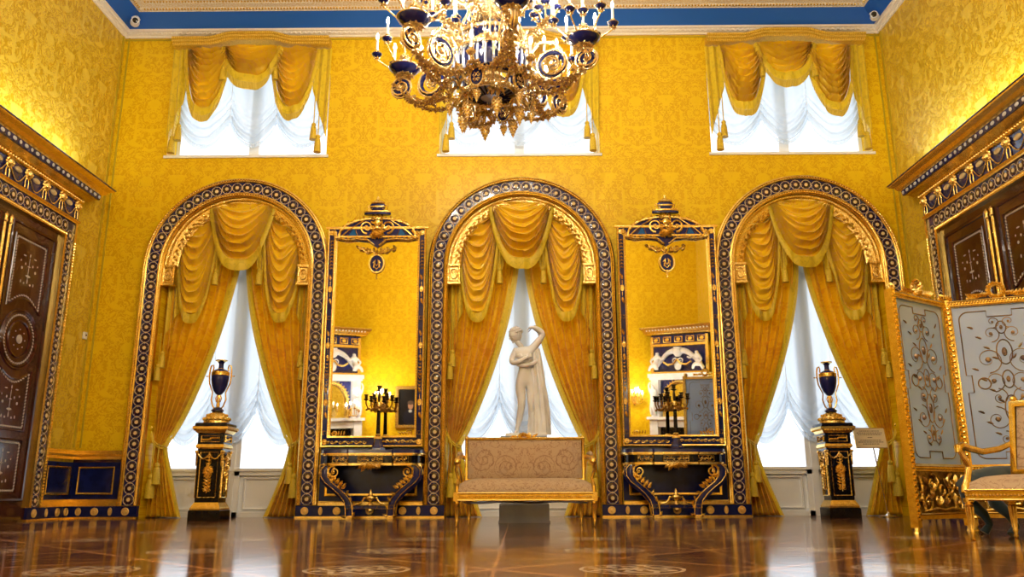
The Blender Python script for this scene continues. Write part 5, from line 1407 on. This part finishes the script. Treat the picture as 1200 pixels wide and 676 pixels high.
def build_arm(tier):
    """one arm along local +x; returns the arm object"""
    a = MB()
    if tier == 0:
        R = .93
        path = [(.36,0,.22),(.48,0,.10),(.64,0,.06),(.80,0,.10),(.93,0,.20),(.985,0,.30),(.95,0,.365),(R,0,.40)]
        a.tube(path, [.030,.028,.026,.024,.022,.020,.018,.022], 7)
        a.tube([(.40,0,.40),(.50,0,.52),(.64,0,.50),(.72,0,.40),(.66,0,.32),(.58,0,.36)], [.022,.022,.020,.018,.015,.012], 7)
        for i, p in enumerate(path[:-1]):
            q_ = path[i+1]
            for j in range(2):
                u = j/2; c = (p[0]+(q_[0]-p[0])*u, p[1], p[2]+(q_[2]-p[2])*u)
                leafburst(a, c, 3, .075, .022, -.2+.6*(j % 2), .012, j*.8+i)
        leafburst(a, (R,0,.40), 10, .09, .028, .3, .02)
        a.tube([(R,0,.44),(R,0,.62)], [.020,.014], 8); leafburst(a, (R,0,.56), 8, .08, .022, 1.0, .015)
        pos = [(R+x, y, z) for x, y, z in cluster_bits(6, .285, .64, .3)]
        root = (R, 0, .52)
    else:
        R = .56
        path = [(.16,0,.78),(.30,0,.72),(.44,0,.76),(.54,0,.86),(.56,0,.95)]
        a.tube(path, [.024,.022,.020,.018,.016], 7)
        for i, p in enumerate(path[:-1]):
            for j in range(3):
                q_ = path[i+1]; u = j/3; leafburst(a, (p[0]+(q_[0]-p[0])*u, 0, p[2]+(q_[2]-p[2])*u), 4, .07, .022, .3, .012, j+i)
        pos = [(R+x, y, z) for x, y, z in cluster_bits(4, .13, 1.0, .78)]
        root = (R, 0, .93)
    for p in pos:
        mid = ((root[0]+p[0])/2*1.0, (root[1]+p[1])/2, min(root[2], p[2])-.035)
        if abs(p[0]-root[0])+abs(p[1]) < .01: a.tube([root, (p[0], p[1], p[2]-.03)], .010, 6)
        else: a.tube([root, mid, (p[0], p[1], p[2]-.05), (p[0], p[1], p[2]-.025)], [.010,.009,.008,.010], 6)
        leafburst(a, (p[0], p[1], p[2]-.045), 5, .035, .012, .5, .004)
        nozzle(a, p)
        hr = MB(); hring(hr, .051, .014, .0045, 16, 4); a.join(hr, Matrix.Translation(p))
    arm = a.build('arm', CGOLD, t)
    b = MB()
    many('drip_pan', lambda q: pan(q, (0,0,0)), CBLUE, pos, arm)
    if tier == 0:
        b = MB(); b.lathe([(.03,.40),(.10,.425),(.145,.465),(.155,.49),(.14,.495),(.03,.45)], (R,0,0), 28); b.build('blue_dish', CBLUE, arm)
        b = MB(); hr = MB(); hring(hr, .155, .492, .008, 28, 5); b.join(hr, Matrix.Translation((R,0,0)))
        # spiral volutes with enamel discs, one below the dish, a larger one half way
        for (cx, cz, rr) in ((.955,.27,.105),(.62,.27,.150)):
            for y in (-.022, .022): scroll(b, cx, cz, rr, PI/2, -1.9, .012, y)
            hr = MB(); torus_at(hr, None, rr, .012, Matrix.Translation((cx,0,cz)), 28, 6); b.join(hr)
        b.build('volute', CGOLD, arm)
        b = MB(); b.lathe([(.092,-.014),(.092,.014)], (.955,0,.27), 22, 'y'); hr = MB(); torus_at(hr, None, .118, .024, Matrix.Translation((.62,0,.27)), 28, 6); b.join(hr)
        b.lathe([(.026,-.03),(.026,.03)], (.62,0,.27), 14, 'y'); b.build('volute_enamel', CBLUE, arm)
    many('candle', mk_candle, CAND, pos, arm); many('bulb', mk_bulb, FLAME, pos, arm)
    return arm
def dup_part(o, rz):
    c = o.copy(); COL.objects.link(c); c.rotation_euler = (0, 0, rz)
    for ch in list(o.children): d = ch.copy(); COL.objects.link(d); d.parent = c
    return c
ph0 = math.radians(-17)
for tier, n_, off in ((0, 6, ph0), (1, 6, ph0+PI/6)):
    a0 = build_arm(tier); a0.rotation_euler = (0, 0, off)
    for k in range(1, n_): dup_part(a0, off+2*PI*k/n_)
# low candles between the arms
lm = MB(); lb = MB(); lf_ = MB(); lp = (.56, 0, .20)
lm.tube([(.36,0,.24),(.46,0,.14),(.55,0,.13),(.56,0,.17)], .010, 6); pan(lm, lp, .9); nozzle(lm, lp); leafburst(lm, (.5,0,.13), 4, .06, .02, .3, .01)
lb.lathe([(.013,.05),(.013,.15)], lp, 8); lf_.lathe([(.006,.147),(.016,.168),(.017,.185),(.009,.21),(.002,.23)], lp, 8)
lw_ = lm.build('low_branch', CGOLD, t); lb.build('candle', CAND, lw_); lf_.build('bulb', FLAME, lw_); lw_.rotation_euler = (0,0,ph0+PI/6)
for k in range(1, 6): dup_part(lw_, ph0+PI/6+PI*k/3)
# upper tier of candles on the crown ring
u = MB(); cpos = []
for k in range(12):
    a = 2*PI*k/12; p = (.50*cos(a), .50*sin(a), 1.36); u.tube([(.46*cos(a),.46*sin(a),1.28),(.50*cos(a),.50*sin(a),1.34)], .012, 5); nozzle(u, p); cpos.append(p)
u = u.build('crown_branch', CGOLD, t); many('drip_pan', lambda q: pan(q, (0,0,0), .9), CBLUE, cpos, u); many('candle', mk_candle, CAND, cpos, u); many('bulb', mk_bulb, FLAME, cpos, u)
# hanging oval medallions with pine-cone drops between the arms, bell-flower drops under the ring
md = MB(); dk = MB(); md.tube([(0,0,.19),(0,0,.135)], .008, 5)
md.tube([(.066*cos(2*PI*k/24), 0, .04+.092*sin(2*PI*k/24)) for k in range(24)], .013, 6, loop=True)
for k in range(16): a = 2*PI*k/16; leaf(md, (.07*cos(a), .04+.098*sin(a)), a+.9, .035, .012, -.014, .02)
for s in (-1, 1):
    for y in (-.014, .014): scroll(md, s*.024, .055, .024, PI/2, s*1.2, .005, y); scroll(md, s*.022, .01, .020, -PI/2, -s*1.2, .005, y)
def cone(m, x, y, z, s=1):
    m.lathe([(.012*s,0),(.034*s,-.02*s),(.036*s,-.05*s),(.022*s,-.09*s),(.010*s,-.13*s),(.0,-.16*s)], (x, y, z), 9)
    for i in range(5):
        for k in range(7): a = 2*PI*k/7+i*.45; r = (.034,.038,.030,.020,.010)[i]*s; m.ball((x+r*cos(a), y+r*sin(a), z-(.02+.026*i)*s), .012*s*(1-.1*i), 5, 3)
md.tube([(0,0,-.05),(0,0,-.10)], .006, 5); cone(md, 0, 0, -.09, .85)
dk.lathe([(.060,-.006),(.060,.006)], (0,0,.04), 24, 'y', sy=1.42)
M0 = Matrix.Translation((.40, 0, 0)) @ Matrix.Rotation(PI/2, 4, 'Z')
md.xf(M0); dk.xf(M0); m0 = md.build('medallion', CGOLD, t); dk.build('medallion_enamel', CBLUE, m0)
m0.rotation_euler = (0, 0, ph0+PI/6)
for k in range(1, 6): dup_part(m0, ph0+PI/6+PI*k/3)
pd = MB(); pd.tube([(.27,0,.03),(.29,0,-.03)], [.02,.014], 6); leafburst(pd, (.28,0,.0), 7, .08, .024, -.6, .02); pd.tube([(.285,0,-.02),(.29,0,-.14)], .008, 5); leafburst(pd, (.29,0,-.12), 6, .05, .018, -.8, .01); cone(pd, .29, 0, -.14, 1.15)
pd = pd.build('pine_cone_drop', CGOLD, t); pd.rotation_euler = (0,0,ph0)
for k in range(1, 6): dup_part(pd, ph0+PI*k/3)
# looping garlands of leaves from arm to arm
g = MB(); pa, pb = Vector((.86*cos(0), .86*sin(0), .12)), Vector((.40*cos(PI/6), .40*sin(PI/6), .16)); pc = Vector((.86*cos(PI/3), .86*sin(PI/3), .12))
for A, B_ in ((pa, pb), (pb, pc)):
    pts = [A.lerp(B_, i/14) - Vector((0,0,.12*sin(PI*i/14))) for i in range(15)]
    g.tube(pts, .009, 5)
    for i, p in enumerate(pts): leafburst(g, tuple(p), 4, .045, .016, .2, .003, i*.7)
g = g.build('garland', CGOLD, t); g.rotation_euler = (0,0,ph0)
for k in range(1, 6): dup_part(g, ph0+PI*k/3)

# ------------------------------------------------------------------ far end of the hall, seen in the mirrors
def fireplace(x, y, rz, label):
    t = thing('fireplace', label, 'fireplace', (x, y, 0), rz, 'marble fireplaces with mirrors')
    W = .93
    m = MB(); m.box(-W, W, .10, .35, 0, 3.25); m.build('chimney_breast', YEL_X, t, smooth=False)
    m = MB(); m.box(-W, W, -.02, .10, 2.98, 3.22); m.box(-W+.06, W-.06, .0, .10, 2.22, 2.92); m.box(-W+.2, W-.2, .04, .10, 1.2, 2.1); m.build('blue_glass', LAPIS, t, smooth=False)
    m = MB()
    prof = [(.02,3.22),(-.04,3.24),(-.10,3.30),(-.12,3.36),(-.18,3.42),(-.19,3.47),(.1,3.48)]
    m.rings([[(-W-(.1-yy)*.9, .3, z) for yy, z in prof], [(-W-(.1-yy)*.9, yy, z) for yy, z in prof], [(W+(.1-yy)*.9, yy, z) for yy, z in prof], [(W+(.1-yy)*.9, .3, z) for yy, z in prof]], closed=False, cap=False)
    for s in (-1, 1): m.box(*sorted((s*W, s*(W-.09))), -.03, .10, 1.0, 3.2)
    m.box(-W, W, -.05, .1, 2.92, 2.99); m.box(-W, W, -.04, .1, 2.16, 2.22)
    for k in range(5):
        xx = -.74+.37*k; frame_rect(m, xx-.13, xx+.13, 3.02, 3.18, .02, -.02, -.035); r = MB(); roundel(r, xx, 3.10, .07, .045, -.03); m.join(r)
    m.tube([(.52*cos(PI*k/20), -.02, 1.42+.52*sin(PI*k/20)) for k in range(21)], .05, 8); m.tube([(-.52,-.02,.98),(-.52,-.02,1.42)], .04, 8); m.tube([(.52,-.02,.98),(.52,-.02,1.42)], .04, 8)
    for k in range(20): a = PI*k/19; leaf(m, (.56*cos(a), 1.42+.56*sin(a)), a, .06, .02, -.03)
    m.build('gilt_ornament', GOLDP, t)
    m = MB()
    for k in range(20): m.ball((-W-.05+(2*W+.1)*k/19, -.13, 3.385), .028, 6, 4)
    m.build('cornice_stud', WHITEP, t)
    m = MB(); m.prism([(.50*cos(PI*k/20), 1.42+.50*sin(PI*k/20)) for k in range(21)] + [(-.5,.98),(.5,.98)], .02, .035); m.build('mirror_glass', MIRROR, t, smooth=False)
    m = MB(); m.box(-W-.04, W+.04, -.16, .1, 2.06, 2.17); m.box(-W-.02, W+.02, -.12, .1, 2.0, 2.06)
    m.box(-W-.06, W+.06, -.22, .1, .92, .99); m.box(-W, -W+.26, -.16, .1, 0, .92); m.box(W-.26, W, -.16, .1, 0, .92); m.box(-W, W, -.14, .1, .72, .92)
    for s in (-1, 1):
        m.box(*sorted((s*(W-.02), s*(W-.26))), -.10, .10, .99, 2.0)
        arc = [(s*(.78-.66*u), -.06, 2.30+.48*sin(PI/2*u)) for u in [k/10 for k in range(11)]]
        m.tube(arc, [.05+.03*k/10 for k in range(11)], 8)
    m.lathe([(.06,0),(.13,.08),(.15,.16),(.10,.22),(.12,.26)], (0,-.08,2.62), 14); scroll(m, -.1, 2.5, .09, 0, 1.3, .02, -.1); scroll(m, .1, 2.5, .09, PI, -1.3, .02, -.1)
    r = MB(); roundel(r, 0, 2.38, .11, .13, -.09); m.join(r)
    m.build('white_marble_surround', MARBLE, t)
    m = MB(); m.box(-W+.26, W-.26, -.02, .1, 0, .72); m.build('firebox', BLACKG, t, smooth=False)
    m = MB(); m.tube([(0,-.12,2.55),(-.12,-.13,2.42),(-.3,-.12,2.40),(-.45,-.12,2.48)], .03, 6); m.tube([(0,-.12,2.55),(.12,-.13,2.42),(.3,-.12,2.40),(.45,-.12,2.48)], .03, 6); m.build('gilt_garland', GOLDC, t)
    for s in (-1, 1):
        J = {}; E = []
        def j(k, xx, yy, z, r, par=None):
            J[k] = (s*xx, yy, z, r)
            if par: E.append((par, k))
        j('p',.70,-.13,2.42,.075); j('c',.66,-.13,2.60,.075,'p'); j('n',.64,-.14,2.69,.035,'c'); j('h',.63,-.15,2.76,.065,'n')
        j('s1',.56,-.16,2.62,.035,'c'); j('e1',.46,-.2,2.56,.028,'s1'); j('w1',.36,-.18,2.60,.022,'e1'); j('s2',.74,-.16,2.60,.035,'c'); j('e2',.82,-.2,2.52,.028,'s2'); j('w2',.76,-.22,2.44,.022,'e2')
        j('k1',.60,-.25,2.38,.045,'p'); j('f1',.56,-.24,2.26,.030,'k1'); j('k2',.82,-.22,2.36,.045,'p'); j('f2',.88,-.22,2.24,.030,'k2')
        skin('seated_putto', J, E, MARBLE, t, 2)
        J = {}; E = []
        xx = .80
        j('p',xx,-.17,.99+.50,.075); j('c',xx,-.17,.99+.70,.075,'p'); j('n',xx,-.17,.99+.79,.03,'c'); j('h',xx,-.18,.99+.87,.062,'n')
        j('s1',xx-.10,-.18,1.71,.032,'c'); j('e1',xx-.13,-.22,1.58,.026,'s1'); j('w1',xx-.03,-.26,1.60,.02,'e1'); j('s2',xx+.10,-.18,1.71,.032,'c'); j('e2',xx+.12,-.2,1.84,.026,'s2'); j('w2',xx+.06,-.2,1.95,.02,'e2')
        j('k1',xx-.05,-.2,1.25,.055,'p'); j('f1',xx-.05,-.17,1.03,.035,'k1'); j('k2',xx+.05,-.19,1.25,.055,'p'); j('f2',xx+.05,-.17,1.03,.035,'k2')
        skin('caryatid', J, E, MARBLE, t, 2)
        # twin-light girandole on the surround
    return t
fireplace(4.42, -12.2, math.radians(225), 'white marble fireplace reflected in the right pier mirror')
fireplace(-5.08, -12.05, math.radians(135), 'white marble fireplace reflected in the left pier mirror')
def sconce(x, y, z, rz, label):
    t = thing('wall_sconce', label, 'wall lamp', (x, y, z), rz, 'gilt wall sconces on the far wall')
    m = MB(); m.lathe([(.07,0),(.06,.02),(.03,.03),(.0,.04)], (0,0,0), 16, 'y', sy=1.8); b = MB(); f = MB()
    for k in range(-2, 3):
        px_, py_ = .10*k, -.14-.05*(2-abs(k)); zz = .06+.04*(2-abs(k))
        m.tube([(0,-.03,-.02),(px_*.6,py_*.6,-.08),(px_,py_,-.03),(px_,py_,zz)], .009, 6); pan(m, (px_,py_,zz), .8); nozzle(m, (px_,py_,zz))
        b.lathe([(.012,.05),(.012,.14)], (px_,py_,zz), 8); f.lathe([(.006,.138),(.017,.158),(.017,.175),(.009,.20),(.002,.22)], (px_,py_,zz), 8)
    for k in range(9): leaf(m, (0,-.05+.02*k), PI/2+(k % 3-1)*.9, .08, .02, -.03)
    m.build('bracket', GOLDC, t); b.build('candle', CAND, t); f.build('bulb', FLAME, t)
    return t
sconce(3.28, YF+.0, 1.42, PI, 'gilt candle sconce on the yellow far wall, reflected in the right pier mirror')
sconce(-3.80, YF+.0, 1.42, PI, 'gilt candle sconce on the yellow far wall, reflected in the left pier mirror')
sconce(-4.55, -12.06, 1.12, math.radians(135), 'gilt candle bracket on the marble fireplace reflected in the left pier mirror')
sconce(4.98, -11.42, 1.25, math.radians(225), 'gilt candle bracket on the marble fireplace reflected in the right pier mirror')
t = thing('framed_portrait', 'small dark framed portrait on the far wall, reflected in the left mirror', 'painting', (-3.04, YF+.02, .70), PI)
m = MB(); frame_rect(m, -.40, .40, 0, 1.16, .085, 0, -.06); m.build('picture_frame', GOLDC, t)
m = MB(); m.box(-.33,.33,-.02,0,.07,1.09); m.build('canvas', PORTRAIT, t, smooth=False)

# ------------------------------------------------------------------ small fittings
def cctv(x, y, z, rz, label):
    t = thing('security_camera', label, 'security camera', (x, y, z), rz, 'security cameras'); t.scale = (1.4, 1.4, 1.4)
    m = MB(); m.lathe([(.045,.0),(.050,-.02),(.03,-.03)], (0,0,.0), 18); m.ball((0,-.01,-.06), .045, 16, 12); m.build('housing', PLAST, t)
    m = MB(); m.tube([(0,-.02,-.062),(0,-.10,-.085)], .036, 16); m.build('camera_body', PLAST, t)
    m = MB(); m.lathe([(.027,.0),(.027,.006),(.0,.012)], (0,0,0), 16, 'y'); m.xf(Matrix.Translation((0,-.10,-.085)) @ Matrix.Rotation(.3, 4, 'X')); m.build('lens', BLACKP, t)
cctv(-5.36, -.22, 6.80, .5, 'white security camera in the left ceiling corner')
cctv(5.0, -.24, 6.80, -.5, 'white security camera in the right ceiling corner')
t = thing('wall_sensor', 'small white sensor box on the left yellow wall beside the door surround', 'sensor', (XL+.001, -.14, 2.27), PI/2)
m = MB(); m.box(-.03,.03,-.03,0,-.045,.045); m.build('box', PLAST, t, smooth=False)
m = MB(); m.lathe([(.012,0),(.010,.006),(.0,.010)], (0,-.03,.005), 12, 'y'); m.build('detector_eye', BLACKP, t)

# ------------------------------------------------------------------ lights
def area(name, loc, rot, sx, sy, e, col):
    l = bpy.data.lights.new(name, 'AREA'); l.shape = 'RECTANGLE'; l.size = sx; l.size_y = sy; l.energy = e; l.color = col
    o = bpy.data.objects.new(name, l); COL.objects.link(o); o.location = loc; o.rotation_euler = rot; return o
def point(name, loc, e, col, r=.05):
    l = bpy.data.lights.new(name, 'POINT'); l.energy = e; l.color = col; l.shadow_soft_size = r
    o = bpy.data.objects.new(name, l); COL.objects.link(o); o.location = loc; return o
WARM = (1, .90, .76)
for k in range(6):
    a = ph0+PI*k/3; point('chandelier_light', (CC[0]+.93*cos(a), CC[1]+.93*sin(a), 4.98), P_CH, WARM, .06)
for k in range(6):
    a = ph0+PI/6+PI*k/3; point('low_candle_light', (CC[0]+.56*cos(a), CC[1]+.56*sin(a), 4.42), P_CH*.12, WARM, .04)
point('chandelier_light', (CC[0], CC[1], 5.75), P_CH*2, WARM, .06)
# cornice lighting on top of the door surrounds, washing the side walls
for s, X in ((1, XL), (-1, XR)):
    area('cornice_light', (X+s*.24, -2.05, 4.16), (PI, -s*.2, 0), .08, 2.3, P_COVE, (.93, 1, 1))
for x, y in ((3.28, YF+.45), (-3.80, YF+.45), (-4.35, -11.86), (4.78, -11.22)): point('sconce_light', (x, y, 1.72), P_SC, WARM, .05)
# added fill lamps behind the camera, no fitting, brightening the hall from the rear
for k in range(3): a = 2*PI*k/3; point('rear_fill_light', (-.25+.8*cos(a), -9.6+.8*sin(a), 4.98), P_REAR, WARM, .05)
for c in AX:
    l = area('daylight_portal', (c, .55, 2.2), (PI/2, 0, PI), 1.95, 4.1, 1, (1,1,1)); l.data.cycles.is_portal = True
for c in UX:
    l = area('daylight_portal', (c, .45, 5.62), (PI/2, 0, PI), 2.2, 1.66, 1, (1,1,1)); l.data.cycles.is_portal = True
w = bpy.data.worlds.new('World'); sc.world = w; w.use_nodes = True
bg = w.node_tree.nodes['Background']; bg.inputs[0].default_value = (.86, .93, 1, 1); bg.inputs[1].default_value = W_STR

# ------------------------------------------------------------------ camera
f_, pt, rl, yw = 963.57, .2423, .0032, -.0069
def cam2w(x, y, z):
    c, s = cos(rl), sin(rl); x, z = c*x+s*z, -s*x+c*z
    c, s = cos(pt), sin(pt); y, z = c*y-s*z, s*y+c*z
    c, s = cos(yw), sin(yw); x, y = c*x+s*y, -s*x+c*y
    return Vector((x, y, z))
R_, F_, U_ = cam2w(1,0,0), cam2w(0,1,0), cam2w(0,0,1)
cd = bpy.data.cameras.new('camera'); cam = bpy.data.objects.new('camera', cd); COL.objects.link(cam)
cd.sensor_width = 36; cd.lens = f_*36/1200; cd.clip_start = .05; cd.clip_end = 200
M = Matrix((R_, U_, -F_)).transposed().to_4x4(); M.translation = Vector((0, -10.5, .3066)); cam.matrix_world = M
sc.camera = cam

# whole scene and camera scaled about the world origin, bringing furniture to real size
S = 1.2
bpy.context.view_layer.update()
for o in list(sc.objects):
    if o.parent is None:
        o.location = o.location*S
        if o.type == 'LIGHT':
            if o.data.type == 'AREA': o.data.size *= S; o.data.size_y *= S
            else: o.data.shadow_soft_size *= S
            o.data.energy *= S*S
        elif o.type != 'CAMERA': o.scale = o.scale*S
vs = sc.view_settings; vs.view_transform = 'Standard'; vs.look = 'None'; vs.gamma = 1; vs.use_curve_mapping = False
vs.exposure = EXPO
cy = sc.cycles; cy.max_bounces = 7; cy.diffuse_bounces = 3; cy.glossy_bounces = 4; cy.transmission_bounces = 4; cy.transparent_max_bounces = 12
cy.caustics_reflective = False; cy.caustics_refractive = False; cy.sample_clamp_indirect = 6; cy.use_denoising = True
